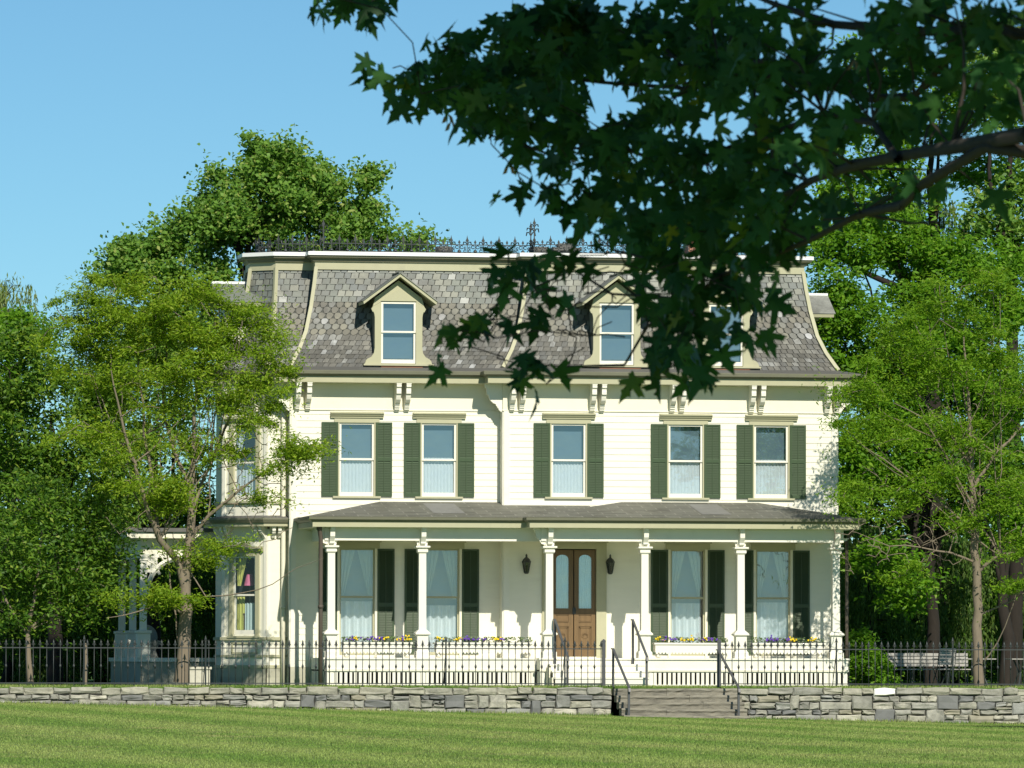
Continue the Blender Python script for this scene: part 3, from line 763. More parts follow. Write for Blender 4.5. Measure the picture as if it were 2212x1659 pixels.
for k in range(4):
    zt = .73 - .165 * (k + 1) + .02; y = -2.95 - .29 * k
    if k < 3:
        mb.box(.40, 2.84, y - .29, y - .0, zt - .04, zt, 0); mb.box(.43, 2.81, y - .27, y - .25, max(0, zt - .165), zt - .041, 0)
        mb.box(.45, 2.79, y - .24, y, .0, zt - .042, 0)
mb.box(.36, .40, -3.75, -2.96, .0, .25, 1); mb.box(.36, .40, -3.35, -2.96, .25, .50, 1)
part(mb, 'porch_step', ['white', 'cream'], house)
PB = [(-5.13, 0), (-5.13, -2.29), (.26, -2.29), (.26, -2.79), (8.0, -2.79), (8.0, -.5)]
mb = MB()                                                   # beam, soffit, fascia and gutter of the porch
sweep(mb, PB, [(-.20, 3.985), (-.20, 3.655), (0, 3.655), (0, 3.985), (.36, 3.985), (.36, 4.115), (.39, 4.12), (.425, 4.16), (.455, 4.17), (.465, 4.235), (.445, 4.245), (.37, 4.25)], [0, 0, 0, 0, 1, 2, 2, 2, 2, 2, 2], closed=False)
mb.poly(((-5.0, -.02, 3.98), (7.8, -.02, 3.98), (7.8, -2.7, 3.98), (.1, -2.7, 3.98), (.1, -2.2, 3.98), (-5.0, -2.2, 3.98)), 0)
part(mb, 'porch_beam', ['white', 'olive', 'gutter'], house)
mb = MB()
E = lambda x, y, z: (x, y, z)
mb.poly((E(-5.60, -2.76, 4.24), E(1.9, -2.76, 4.24), E(1.9, -.49, 4.60), E(1.9, -.01, 4.685), E(-3.4, -.01, 4.685)))
mb.poly((E(-5.60, -2.76, 4.24), E(-3.4, -.01, 4.685), E(-5.60, -.01, 4.24)))
mb.poly((E(-.205, -3.26, 4.24), E(8.47, -3.26, 4.24), E(6.3, -.51, 4.70), E(2.75, -.51, 4.70)))
mb.poly((E(-.205, -3.26, 4.24), E(2.75, -.51, 4.70), E(-.205, -.51, 4.24)))
mb.poly((E(8.47, -3.26, 4.24), E(8.47, -.51, 4.24), E(6.3, -.51, 4.70)))
for x0, x1, y0, y1, zz in ((-2.35, -1.55, -2.1, -.35, 0), (4.4, 5.15, -2.65, -.85, -.5)):
    s = (4.685 - 4.24) / 2.75 if zz == 0 else (4.70 - 4.24) / 2.75; yb = -2.76 + zz
    mb.poly([(x, y, 4.246 + s * (y - yb)) for x, y in ((x0, y0), (x1, y0), (x1, y1), (x0, y1))], 1)
part(mb, 'porch_roof', ['porchslate', 'porchpatch'], house)
def column():
    mb = MB()
    mb.lathe([(.175, 0), (.175, .14), (.15, .17), (.137, .19), (.137, .54), (.15, .56), (.19, .58), (.19, .61), (.12, .68), (.095, .70), (.09, 2.60), (.11, 2.62), (.13, 2.64), (.13, 2.70), (.11, 2.72), (.15, 2.73), (.18, 2.75), (.18, 2.79), (.09, 2.80), (.088, 2.98)], (0, 0, 0), square=True)
    o = mb.build('porch_column', 'white', house, (-4.96, -2.2, .735))
    b = MB()
    for s in (-1, 1):
        P = [(s * .088, 2.80), (s * .12, 2.80), (s * .135, 2.84), (s * .13, 2.87), (s * .16, 2.90), (s * .20, 2.935), (s * .26, 2.96), (s * .30, 2.97), (s * .305, 3.0), (s * .345, 3.01), (s * .35, 2.985 + .04), (s * .088, 3.03)]
        b.prism(P if s > 0 else P[::-1], -.025, .025)
    b.build('spandrel', 'white', o, (0, 0, 0))
    c = MB(); Q = [(0, 3.25), (.24, 3.25), (.24, 3.18), (.21, 3.16), (.20, 3.10), (.195, 3.02), (.14, 2.95), (.10, 2.89), (.10, 2.85), (.07, 2.82), (0, 2.82)]
    c.prism([(-.09 - q, z) for q, z in Q], -.06, .06, 0, lambda x, y, z: (y, x, z)); c.build('column_bracket', 'white', o, (0, 0, 0))
    return o
col0 = column()
for x, y in ((-2.66, -2.2), (.47, -2.7), (2.90, -2.7), (5.36, -2.7), (7.81, -2.7)): inst(col0, (x, y, .737), house)
col0.location.z = .737
for x, y, r in ((-4.96, -2.2, 0), (.47, -2.7, 0)):
    c = MB(); Q = [(0, 3.25), (.30, 3.25), (.30, 3.20), (.255, 3.12), (.23, 3.05), (.165, 2.95), (.11, 2.85), (0, 2.82)]
    c.prism([(-.09 - q, z) for q, z in Q], -.05, .05); c.build('side_bracket', 'white', house, (x, y, .737))

# door --------------------------------------------------------------
def arch(x0, x1, z0, z1, rise, n=10):
    pts = [(x0, z0), (x1, z0)]; xm = (x0 + x1) / 2; hw = (x1 - x0) / 2
    for i in range(n + 1):
        t = PI * i / n; pts.append((xm + hw * math.cos(t), z1 - rise + rise * math.sin(t) ** .8))
    return pts
dx, dz, dt, dw = DOOR
mb = MB(); a = dw / 2; H = dt - dz
for x0, x1 in ((-a - .26, -a), (a, a + .26)): mb.box(x0, x1, -.05, .12, 0, H + .16)
mb.box(-a, a, -.05, .12, H, H + .16); mb.box(-a - .3, a + .3, -.09, .02, H + .162, H + .21)
mb.box(-a, a, -.06, .12, -.005, .035, 1)
room(mb, dw, H, 2, .6)
door = mb.build('front_door', ['olive', 'cream', 'dark'], house, (dx, -.5, dz))
for s in (-1, 1):
    d = MB(); w = .545; o = lambda x: s * (.012 + x)
    def bx(x0, x1, y0, y1, z0, z1, mi=0): d.box(min(o(x0), o(x1)), max(o(x0), o(x1)), y0, y1, z0, z1, mi)
    bx(0, .12, .04, .08, .04, 2.74); bx(w - .10, w, .04, .08, .04, 2.74)
    bx(.12, w - .10, .04, .08, .04, .22); bx(.12, w - .10, .04, .08, 1.12, 1.26); bx(.12, w - .10, .04, .08, .80, .90)
    bx(.12, w - .10, .06, .08, .22, 1.12)
    bx(.17, w - .15, .045, .06, .27, .76); bx(.16, w - .14, .05, .062, .93, 1.09)
    for z0, z1, x0, x1 in ((.235, .26, .13, w - .11), (.765, .79, .13, w - .11), (.235, .79, .13, .15), (.235, .79, w - .13, w - .11), (.91, .925, .13, w - .11), (1.095, 1.11, .13, w - .11)): bx(x0, x1, .03, .05, z0, z1)
    for k in range(9):
        t = PI * k / 8; xx, zz = .28 + .07 * math.cos(t), .55 + .07 * math.sin(t); bx(xx - .018, xx + .018, .03, .045, zz - .018, zz + .018)
    bx(.24, .32, .03, .045, .50, .56)
    up = MB()
    A = arch(.12, w - .10, 1.26, 2.62, .14)
    X = [(o(x), z) for x, z in ([(.12, 2.741), (.12, 2.48)] + list(reversed(A[2:])) + [(w - .10, 2.48), (w - .10, 2.741)])]
    up.prism(X if s < 0 else X[::-1], .04, .08)
    leaf = MB(); leaf.v = d.v; leaf.f = d.f; leaf.m = d.m
    k = len(leaf.v); leaf.v += up.v; leaf.f += [tuple(i + k for i in q) for q in up.f]; leaf.m += up.m
    leaf.build('door_leaf', 'wood', door, (0, 0, 0))
    g = MB(); g.prism([(o(x), z) for x, z in A], .058, .062); g.build('door_glass', 'glass', door, (0, 0, 0))
    c = MB(); wave_sheet(c, min(o(.12), o(w - .10)), max(o(.12), o(w - .10)), 1.26, 2.62, .11, .012, .06, 0, 30); c.build('curtain', 'lace', door, (0, 0, 0))
h = MB(); h.box(-.03, .05, .02, .042, 1.12, 1.28); h.tube([(.03, .04, 1.2), (.03, -.02, 1.2), (.06, -.03, 1.2)], .012, 6); h.build('handle', 'iron', door, (0, 0, 0))

# pipes
def pipe(pts, r, mat):
    mb = MB(); mb.tube(pts, r, 8); 
    for p in pts[1:-1:2]: mb.tube([(p[0], p[1], p[2] - .04), (p[0], p[1], p[2] + .04)], r * 1.25, 8)
    part(mb, 'downspout', mat, house, True)
pipe([(-5.40, -2.60, 4.15), (-5.30, -2.50, 3.95), (-5.25, -2.42, 3.7), (-5.25, -2.42, 2.0), (-5.25, -2.42, .03)], .055, 'rust')
pipe([(-5.80, .40, 7.7), (-5.80, .40, 6.0), (-5.80, .40, 4.2), (-5.80, .40, 2.0), (-5.80, .40, .03)], .06, 'cream')
pipe([(8.25, -2.95, 4.15), (8.2, -2.75, 3.9), (8.16, -2.45, 3.7), (8.16, -2.45, 2.0), (8.16, -2.45, .03)], .045, 'rust')

# porch on the left side of the house --------------------------------
mb = MB()
mb.box(-9.05, -5.8, 3.9, 11, .62, .72, 0); mb.box(-9.0, -5.9, 3.95, 10.9, -.02, .62, 1)
mb.box(-9.4, -7.0, 3.65, 10.5, 3.80, 3.96, 2); mb.box(-9.46, -6.95, 3.58, 10.6, 3.962, 4.06, 3)
mb.box(-7.05, -5.7, 4.0, 10.5, 3.85, 4.24, 3)
mb.box(-9.02, -5.7, 4.02, 4.10, 3.30, 3.40, 0); mb.box(-9.0, -5.75, 4.03, 4.09, 3.40, 3.80, 4); mb.box(-9.0, -8.92, 4.1, 10, 3.30, 3.80, 0)
part(mb, 'side_porch', ['white', 'foundation', 'cream', 'tar', 'cream'], house)
mb = MB(); mb.lathe([(.17, 0), (.17, .62), (.20, .64), (.20, .70), (.085, .72), (.085, 2.5), (.11, 2.52), (.085, 2.55), (.10, 2.60)], (0, 0, 0), square=True)
p0 = mb.build('side_porch_post', 'white', house, (-8.93, 4.06, .72))
for y in (6.4, 8.9): inst(p0, (-8.93, y, .72), house)
mb = MB(); pts = [(.1 + .80 * (1 - math.cos(t)), 0, -.95 + .90 * math.sin(t)) for t in np.linspace(0, PI / 2, 12)]
mb.tube(pts, .065, 4); mb.tube([(.08, 0, -.08), (.3, 0, -.22), (.42, 0, -.45)], .035, 4); mb.box(.06, .36, -.02, .02, -.40, -.03)
for t in (.5, .75, 1.0): q = pts[int(t * 8)]; mb.tube([q, (q[0] - .18, 0, q[2] + .20)], .022, 4)
mb.build('arch_bracket', 'white', house, (-8.93, 4.03, 3.32))
# ------------------------------------------------------------------ things on and by the porch
for x, lab in ((.27, 'small black coach lantern on the wall to the left of the oak front door'), (2.43, 'small black coach lantern on the wall between the oak door and the green shutters')):
    t = thing('wall_lantern', (x, -.5, 2.88), lab, 'lantern', 'coach lanterns either side of the front door')
    b = MB(); b.box(-.05, .05, -.02, .0, .02, .20); b.tube([(0, -.01, .08), (0, -.06, .03), (0, -.13, .02)], .012, 5); b.build('wall_bracket', 'iron', t, (0, 0, 0))
    f = MB(); f.lathe([(.03, -.02), (.06, .0), (.062, .02)], (0, -.13, 0), 6)
    f.lathe([(.115, .27), (.12, .29), (.08, .36), (.03, .40), (.02, .43), (.028, .45), (.006, .49)], (0, -.13, 0), 6)
    for k in range(6):
        a = 2 * PI * k / 6; f.bar((.055 * math.cos(a), -.13 + .055 * math.sin(a), .01), (.105 * math.cos(a), -.13 + .105 * math.sin(a), .28), .014, .014)
    f.build('lantern_frame', 'iron', t, (0, 0, 0))
    g = MB(); g.lathe([(.05, .015), (.098, .275)], (0, -.13, 0), 6); g.build('lantern_glass', 'lanternglass', t, (0, 0, 0))

M['petal_y'] = plain('yellow_petal', (.85, .62, .02), .7, .1, 30)
M['petal_p'] = plain('purple_petal', (.13, .06, .38), .7, .25, 30)
M['leaf_box'] = leafmat('pansy_leaf', [(0, (.06, .12, .03)), (.6, (.14, .22, .08)), (1, (.34, .38, .30))], .3)
def planter(x0, x1, y, z, label):
    t = thing('flower_box', ((x0 + x1) / 2, y, z), label, 'flower box', 'white flower boxes along the porch edge'); L = (x1 - x0) / 2
    b = MB(); b.box(-L, L, -.13, .13, .15, .36); b.box(-L - .03, L + .03, -.16, .16, .34, .385); b.box(-L + .02, L - .02, -.11, .11, .386, .39, 1)
    n = int(2 * L / .085)
    for k in range(n):
        xx = -L + 2 * L * (k + .5) / n; b.prism([(xx - .038, .151), (xx - .03, .12), (xx, .10), (xx + .03, .12), (xx + .038, .151)], -.135, -.115)
    b.build('box', ['white', 'dark'], t, (0, 0, 0))
    for s in (-1, 1):
        f = MB(); f.lathe([(.03, 0), (.07, .025), (.082, .07), (.07, .115), (.03, .15)], (s * (L - .1), 0, 0), 12); f.build('ball_foot', 'white', t, (0, 0, 0), True)
    n = int(170 * L * 2); P = np.stack([rng.uniform(-L, L, n), rng.uniform(-.13, .12, n), .39 + rng.uniform(0, .13, n)], 1)
    leaf_cloud('leaves', P, .07, .045, 'leaf_box', t, up=.3)
    for nm, mt, cnt in (('yellow_flower', 'petal_y', 4), ('purple_flower', 'petal_p', 5)):
        f = MB(); 
        for k in range(cnt):
            cx = rng.uniform(-L + .1, L - .1)
            for q in range(9):
                px, py, pz, r = cx + rng.normal(0, .06), -.06 + rng.normal(0, .05), .44 + abs(rng.normal(0, .04)), .027
                f.poly([(px + r * math.cos(a), py - .01 * math.cos(2 * a), pz + r * .9 * math.sin(a)) for a in np.linspace(0, 2 * PI, 7)[:-1]])
        f.build(nm, mt, t, (0, 0, 0))
    return t
def leaf_cloud(name, P, ln, wd, mat, parent=None, up=.5, axis=None, droop=0.0, jit=.35):
    """a mesh of separate pointed leaves, one at each point of P"""
    n = len(P)
    a = rng.normal(size=(n, 3)) if axis is None else axis + rng.normal(0, jit, (n, 3))
    a[:, 2] = a[:, 2] * (.6 if axis is None else 1) - droop; a /= np.linalg.norm(a, axis=1)[:, None] + 1e-9
    nn = rng.normal(size=(n, 3)); nn[:, 2] = np.abs(nn[:, 2]) + up; nn[:, 1] -= .85
    s = np.cross(a, nn); s /= np.linalg.norm(s, axis=1)[:, None] + 1e-9
    nn = np.cross(s, a)
    l = (ln * rng.uniform(.65, 1.25, n))[:, None]; w = (wd * rng.uniform(.7, 1.2, n))[:, None]
    V = np.zeros((n, 4, 3)); V[:, 0] = P - a * l * .45; V[:, 2] = P + a * l * .55 - nn * l * .12
    V[:, 1] = P + s * w * .5 + nn * w * .12; V[:, 3] = P - s * w * .5 + nn * w * .12
    return quads_object(name, V, mat, parent)
planter(-4.66, -2.94, -2.2, .737, 'white flower box with scalloped edge between the two leftmost porch columns')
planter(-2.33, .12, -2.2, .737, 'long white flower box of pansies between the second porch column and the porch step-out')
planter(3.16, 5.05, -2.7, .739, 'white flower box of yellow and purple pansies just right of the porch steps')
planter(5.66, 7.5, -2.7, .739, 'white flower box of pansies between the two rightmost porch columns')

def handrail(name, xu, yu, zu0, zu1, xl, yl, zl0, zl1, label, group):
    t = thing(name, (xl, yl, zl0), label, 'handrail', group)
    for (x, y, a, b) in ((xu, yu, zu0, zu1), (xl, yl, zl0, zl1)):
        m = MB(); m.box(x - .026, x + .026, y - .026, y + .026, a, b - .02); m.box(x - .04, x + .04, y - .04, y + .04, a - .01, a + .015); part(m, 'post', 'railmetal', t)
    m = MB(); d = Vector((xl - xu, yl - yu, zl1 - zu1)).normalized()
    e = Vector((xl, yl, zl1)) + d * .07; m.bar((xu, yu + .03, zu1), e, .055, .03)
    m.bar((xu, yu + .16, zu1 - .005), (xu, yu, zu1 - .003), .055, .03); m.bar(e, e + Vector((0, -.03, -.09)), .055, .03)
    part(m, 'rail', 'railmetal', t)
handrail('porch_handrail', .57, -3.0, .56, 1.70, .70, -4.02, .02, .80, 'grey iron handrail on the left of the porch steps in front of the oak door', 'handrails of the porch steps')
handrail('porch_handrail', 2.55, -3.0, .56, 1.70, 2.70, -4.02, .02, .80, 'grey iron handrail on the right of the white porch steps', 'handrails of the porch steps')
handrail('garden_handrail', 1.52, -5.75, .02, .97, 1.58, -7.45, -.80, .04, 'grey iron handrail down the left side of the stone garden steps', 'handrails of the stone steps')
handrail('garden_handrail', 4.15, -5.75, .02, .95, 4.30, -7.45, -.85, .03, 'grey iron handrail down the right side of the stone garden steps', 'handrails of the stone steps')

# ------------------------------------------------------------------ stone wall and steps
def stone_wall(name, x0, x1, label, specials):
    t = thing(name, ((x0 + x1) / 2, -6.0, 0), label, 'stone wall', 'stone retaining walls')
    mb = MB(); core = MB(); cap = MB()
    core.box(x0 + .02, x1 - .02, -6.02, -5.7, -1.2, -.06)
    def stone(m, a, b, c, d, mi, y=-6.10):
        g = .008; a += g; b -= g; c += g; d -= g; j = lambda s=.018: random.uniform(-s, s); dy = random.uniform(-.03, .025)
        o = [(a + j(), c + j()), ((a + b) / 2 + j(), c + j()), (b + j(), c + j()), (b + j(), (c + d) / 2 + j()), (b + j(), d + j()), ((a + b) / 2 + j(), d + j()), (a + j(), d + j()), (a + j(), (c + d) / 2 + j())]
        ce = ((a + b) / 2, (c + d) / 2); q = min(.03, (d - c) * .22)
        inn = []
        for x, z in o:
            ddx, ddz = ce[0] - x, ce[1] - z; inn.append((x + (q * (1 if ddx > 0 else -1) if abs(ddx) > .02 else 0), z + (q * .8 * (1 if ddz > 0 else -1) if abs(ddz) > .02 else 0)))
        k = len(m.v)
        m.v += [(x, -5.8, z) for x, z in o] + [(x, y + dy + .025, z) for x, z in o] + [(x, y + dy + random.uniform(-.03, .02), z) for x, z in inn]
        for i in range(8):
            h = (i + 1) % 8; m.f += [(k + i, k + h, k + 8 + h, k + 8 + i), (k + 8 + i, k + 8 + h, k + 16 + h, k + 16 + i)]; m.m += [mi, mi]
        m.f.append(tuple(k + 16 + i for i in range(8))); m.m.append(mi)
    x = x0
    while x < x1:                                            # coping course
        w = min(random.uniform(.32, .85), x1 - x); w = x1 - x if x1 - x - w < .2 else w
        if specials and x < 8.0 < x + w: w = 8.0 - x if 8.0 - x > .05 else w
        if specials and abs(x - 8.0) < .06: w = .56; stone(cap, x, x + w, -.168, .018, 1)
        else: stone(cap, x, x + w, -.17 + random.uniform(-.02, .02), .015 + random.uniform(-.02, .012), 0)
        x += w
    # field of mixed blocks laid in uneven courses, a tall block now and then through two of them
    z = -.172; courses = []
    while z > -1.15: h = random.choice((.13, .16, .19, .22, .25)); courses.append((z - h, z)); z -= h
    free = {0: [(x0, x1)]}
    for ci, (c, d) in enumerate(courses):
        nxt = []
        for fa, fb in free[ci]:
            a = fa
            while fb - a > .01:
                w = random.uniform(.20, .62) * (1.2 if d - c > .16 else .9); b = fb if fb - a - w < .16 else a + w
                if float(lawn_z((a + b) / 2, -6.1)) < d + .1:
                    r = random.random()
                    if ci + 1 < len(courses) and r < .16 and .2 < b - a < .6:
                        stone(mb, a, b, courses[ci + 1][0], d, random.choice((0, 0, 0, 3))); nxt.append((a, b))
                    elif r > .84 and d - c > .13 and b - a > .25:
                        m_ = (c + d) / 2 + random.uniform(-.03, .03); stone(mb, a, b, c, m_, 0); k_ = a + (b - a) * random.uniform(.35, .65); stone(mb, a, k_, m_, d, 0); stone(mb, k_, b, m_, d, 0)
                    else: stone(mb, a, b, c + random.uniform(-.015, .015), d + random.uniform(-.01, .01), 2 if r < .19 else (3 if r > .80 else 0))
                a = b
        fr = []; cur = x0
        for a, b in sorted(nxt):
            if a - cur > .01: fr.append((cur, a))
            cur = b
        if x1 - cur > .01: fr.append((cur, x1))
        free[ci + 1] = fr
    part(core, 'wall_core', 'mortar', t); part(cap, 'coping', ['cap', 'whitestone'], t)
    part(mb, 'stone_face', ['stone', 'whitestone', 'creamstone', 'bluestone'], t)
    return t
random.seed(21)
stone_wall('retaining_wall', -17.5, 1.42, 'long low grey fieldstone retaining wall left of the stone steps, shrinking into the lawn', False)
stone_wall('retaining_wall', 4.60, 16.5, 'grey fieldstone retaining wall right of the steps with one white stone in its coping', True)
t = thing('stone_steps', (3.0, -6.8, -.8), 'broad flight of grey stone steps leading from the lawn up to the terrace', 'steps')
for k in range(5):
    m = MB(); zt = .0 - .165 * k; y1 = -6.0 - .32 * k
    cut = random.uniform(2.3, 3.7)
    for a, b in ((1.44, cut), (cut + .006, 4.56)):
        n = max(4, int((b - a) / .14)); k0 = len(m.v); q = random.uniform(-.012, .012)
        for i in range(n + 1):
            x = a + (b - a) * i / n; j1, j2, j3 = (random.gauss(0, .007) for _ in range(3))
            m.v += [(x, y1 - .278 + j2, zt - .22), (x, y1 - .284 + j1, zt - .10 + j2 * .5), (x, y1 - .312 + j2, zt - .045 + j3 + q), (x, y1 - .295 + j1, zt + j3 * .5 + q), (x, y1 + .05, zt + q)]
        for i in range(n):
            for r in range(4):
                c = k0 + i * 5 + r; m.f.append((c, c + 5, c + 6, c + 1)); m.m.append(0)
    m.poly(((1.44, y1 - .30, -1.2), (1.44, y1 - .30, zt - .01), (1.44, -5.9, zt - .01), (1.44, -5.9, -1.2)), 0)
    part(m, 'step', 'stepstone', t)

# ------------------------------------------------------------------ iron fence
FY = -5.45
def spear(h, knop):
    m = MB(); m.tube([(0, 0, 0), (0, 0, h)], .010, 5); z = h
    m.lathe([(.012, z - .02), (.026, z + .0), (.012, z + .02), (.03, z + .05), (.022, z + .09), (.002, z + .15)], (0, 0, 0), 5)
    for s in (-1, 1): m.tube([(0, 0, z + .01), (s * .035, 0, z + .035), (s * .045, 0, z + .01)], .009, 4)
    m.lathe([(.02, .01), (.012, .06)], (0, 0, 0), 5)
    if knop: m.lathe([(.010, .44), (.028, .49), (.028, .51), (.010, .56)], (0, 0, 0), 6)
    return m
def fence(x0, x1, label, posts):
    t = thing('iron_fence', (x0, FY, .02), label, 'fence', 'black iron fences on the terrace edge')
    m = MB(); m.box(0, x1 - x0, -.009, .009, .93, .955); m.build('rail', 'iron', t, (0, 0, 0))
    m = MB(); m.box(0, x1 - x0, -.009, .009, .075, .10); m.build('rail', 'iron', t, (0, 0, 0))
    pk = [None, None]; k = 0; x = .16
    while x < x1 - x0 - .05:
        if min(abs(x + x0 - p) for p in posts) > .05:
            i = k % 2
            if pk[i] is None: pk[i] = spear(1.0, i == 0).build('picket', 'iron', t, (x, 0, 0), True)
            else: inst(pk[i], (x, 0, 0), t)
        x += .1645; k += 1
    p0 = None
    for p in posts:
        if p < x0 - .01 or p > x1 + .01: continue
        if p0 is None:
            m = spear(1.10, False); m.tube([(0, 0, 0), (0, 0, 1.10)], .022, 6); m.tube([(0, 0, .9), (0, .45, 0)], .01, 4); p0 = m.build('fence_post', 'iron', t, (p - x0, 0, 0))
        else: inst(p0, (p - x0, 0, 0), t)
fence(-15.5, 1.34, 'black iron picket fence left of the steps, running in front of the porch', [-14.43, -11.47, -8.51, -5.55, -2.59, .37])
fence(4.24, 16.0, 'black iron picket fence right of the steps, running past the tree and benches', [7.2, 10.16, 13.12])
for x, lab in ((1.34, 'square grey iron gate post at the head of the steps, nearer the oak door'), (4.24, 'square grey iron gate post beside the right garden handrail')):
    m = MB(); m.box(-.04, .04, -.04, .04, 0, 1.12); m.lathe([(.045, 1.12), (.045, 1.15), (.005, 1.19)], (0, 0, 0), square=True)
    tag(m.build('gate_post', 'railmetal', None, (x, FY, .015)), lab, 'gate post', 'gate posts at the head of the garden steps')

# ------------------------------------------------------------------ garden things
def slats(mb, x0, x1, y, z0, n, w, gap, vert, tilt=0):
    for k in range(n):
        q = z0 + k * (w + gap)
        if vert: mb.box(x0, x1, y + tilt * k, y + tilt * k + .02, q, q + w)
        else: mb.box(x0, x1, y + k * (w + gap), y + k * (w + gap) + w, z0, z0 + .025)
def bench(x, y, rz, label, w=1.4):
    t = thing('garden_bench', (x, y, .02), label, 'bench', 'weathered slatted garden seats'); t.rotation_euler = (0, 0, rz); a = w / 2
    m = MB(); slats(m, -a, a, -.24, .43, 5, .075, .02, False); m.build('seat', 'bench', t, (0, 0, 0))
    m = MB(); slats(m, -a, a, .25, .52, 4, .07, .02, True, .025); m.build('backrest', 'bench', t, (0, 0, 0))
    for s in (-1, 1):
        for yy in (-.2, .24):
            m = MB(); m.tube([(s * (a - .08), yy, 0), (s * (a - .08), yy * .8, .2), (s * (a - .08), yy, .43)] + ([(s * (a - .08), .36, .9)] if yy > 0 else []), .02, 5); m.build('leg', 'benchmetal', t, (0, 0, 0))
    return t
def table(x, y, rz, label, w=1.6):
    t = thing('picnic_table', (x, y, .02), label, 'table', 'weathered slatted garden tables'); t.rotation_euler = (0, 0, rz); a = w / 2
    m = MB(); slats(m, -a, a, -.36, .70, 7, .09, .015, False); m.build('tabletop', 'bench', t, (0, 0, 0))
    for s in (-1, 1):
        for yy in (-.28, .28):
            m = MB(); m.tube([(s * (a - .2), yy, 0), (s * (a - .3), yy * .3, .38), (s * (a - .2), yy * .9, .70)], .022, 5); m.build('leg', 'benchmetal', t, (0, 0, 0))
def chair(x, y, rz, label):
    t = thing('folding_chair', (x, y, .02), label, 'chair', 'weathered slatted garden chairs'); t.rotation_euler = (0, 0, rz)
    m = MB(); slats(m, -.22, .22, -.2, .44, 5, .07, .015, False); m.build('seat', 'bench', t, (0, 0, 0))
    m = MB(); slats(m, -.22, .22, .22, .56, 5, .075, .012, True, .02); m.build('backrest', 'bench', t, (0, 0, 0))
    for s in (-1, 1):
        m = MB(); m.tube([(s * .23, -.25, 0), (s * .23, .20, .50), (s * .23, .34, 1.0)], .013, 5); m.build('leg', 'benchmetal', t, (0, 0, 0))
        m = MB(); m.tube([(s * .21, .28, 0), (s * .21, -.18, .45)], .013, 5); m.build('leg', 'benchmetal', t, (0, 0, 0))
bench(10.35, .2, .15, 'weathered grey slatted bench nearest the green bush behind the iron fence', 1.3)
bench(11.55, 1.6, -.1, 'weathered grey slatted bench half hidden behind the tilted chair and table', 1.6)
table(11.95, .5, .05, 'pale slatted garden table between the benches and the tree trunk', 1.5)
chair(11.15, -.5, PI + .1, 'slatted chair with its back to the lawn between bench and table')
chair(15.0 - .55, 1.2, PI + .2, 'slatted folding chair standing just right of the slim tree trunk')
table(13.9, .6, 0, 'low pale slatted table beside the slim tree trunk', 1.5)
chair(15.6, 1.5, -.15, 'shaded slatted chair at the far right edge behind the fence')

t = thing('wicker_chair', (-8.75, 4.7, .72), 'white round backed wicker chair on the side porch at the left', 'chair')
m = MB(); m.tube([(.25 * math.cos(a), .05 + .08 * math.sin(a), .52 + .30 * math.sin(a)) for a in np.linspace(-.5, PI + .5, 16)], .035, 6); m.poly([(.24 * math.cos(a), .08, .52 + .29 * math.sin(a)) for a in np.linspace(-.5, PI + .5, 16)])
m.build('backrest', 'wicker', t, (0, 0, 0))
m = MB(); m.lathe([(.34, .36), (.36, .42), (.30, .45)], (0, -.1, 0), 14); m.build('seat', 'wicker', t, (0, 0, 0))
m = MB(); m.lathe([(.28, 0), (.22, .2), (.32, .36)], (0, -.1, 0), 14); m.build('base', 'wicker', t, (0, 0, 0))
m = MB(); m.box(-.28, .28, -.12, .12, .0, .42); m.box(-.32, .32, -.15, .15, .42, .48)
m.poly(((-.2, -.123, .05), (0, -.123, .3), (.2, -.123, .05)), 1)
tag(m.build('stone_planter', ['stonepot', 'stonepot'], None, (-8.28, -2.2, .02)), 'pale stone planter standing by the foot of the big left tree trunk', 'planter')
m = MB(); m.tube([(0, 0, 0), (.005, 0, .6), (-.01, 0, 1.06)], [.055, .05, .045], 7)
tag(m.build('wooden_stake', 'bark', None, (-11.35, -4.7, .015)), 'short round wooden stake behind the left iron fence', 'stake')
t = thing('table_lamp', (-6.51, 1.40, 1.86), 'table lamp with a pink shade seen inside the lower bay window', 'lamp')
m = MB(); m.lathe([(.08, .0), (.09, .02), (.02, .06), (.035, .3), (.012, .5), (.012, .74)], (0, 0, 0), 10); m.build('base', 'creamstone', t, (0, 0, 0))
m = MB(); m.lathe([(.16, .70), (.085, 1.0)], (0, 0, 0), 14); m.build('lamp_shade', 'pink', t, (0, 0, 0))
t = thing('lamp_table', (-6.51, 1.40, .73), 'small side table under the pink lamp inside the bay', 'side table')
m = MB(); m.box(-.2, .2, -.2, .2, 1.09, 1.125); m.build('tabletop', 'wood_dark', t, (0, 0, 0))
for a in (-.17, .17):
    for b in (-.17, .17):
        m = MB(); m.box(a - .02, a + .02, b - .02, b + .02, 0, 1.09); m.build('leg', 'wood_dark', t, (0, 0, 0))
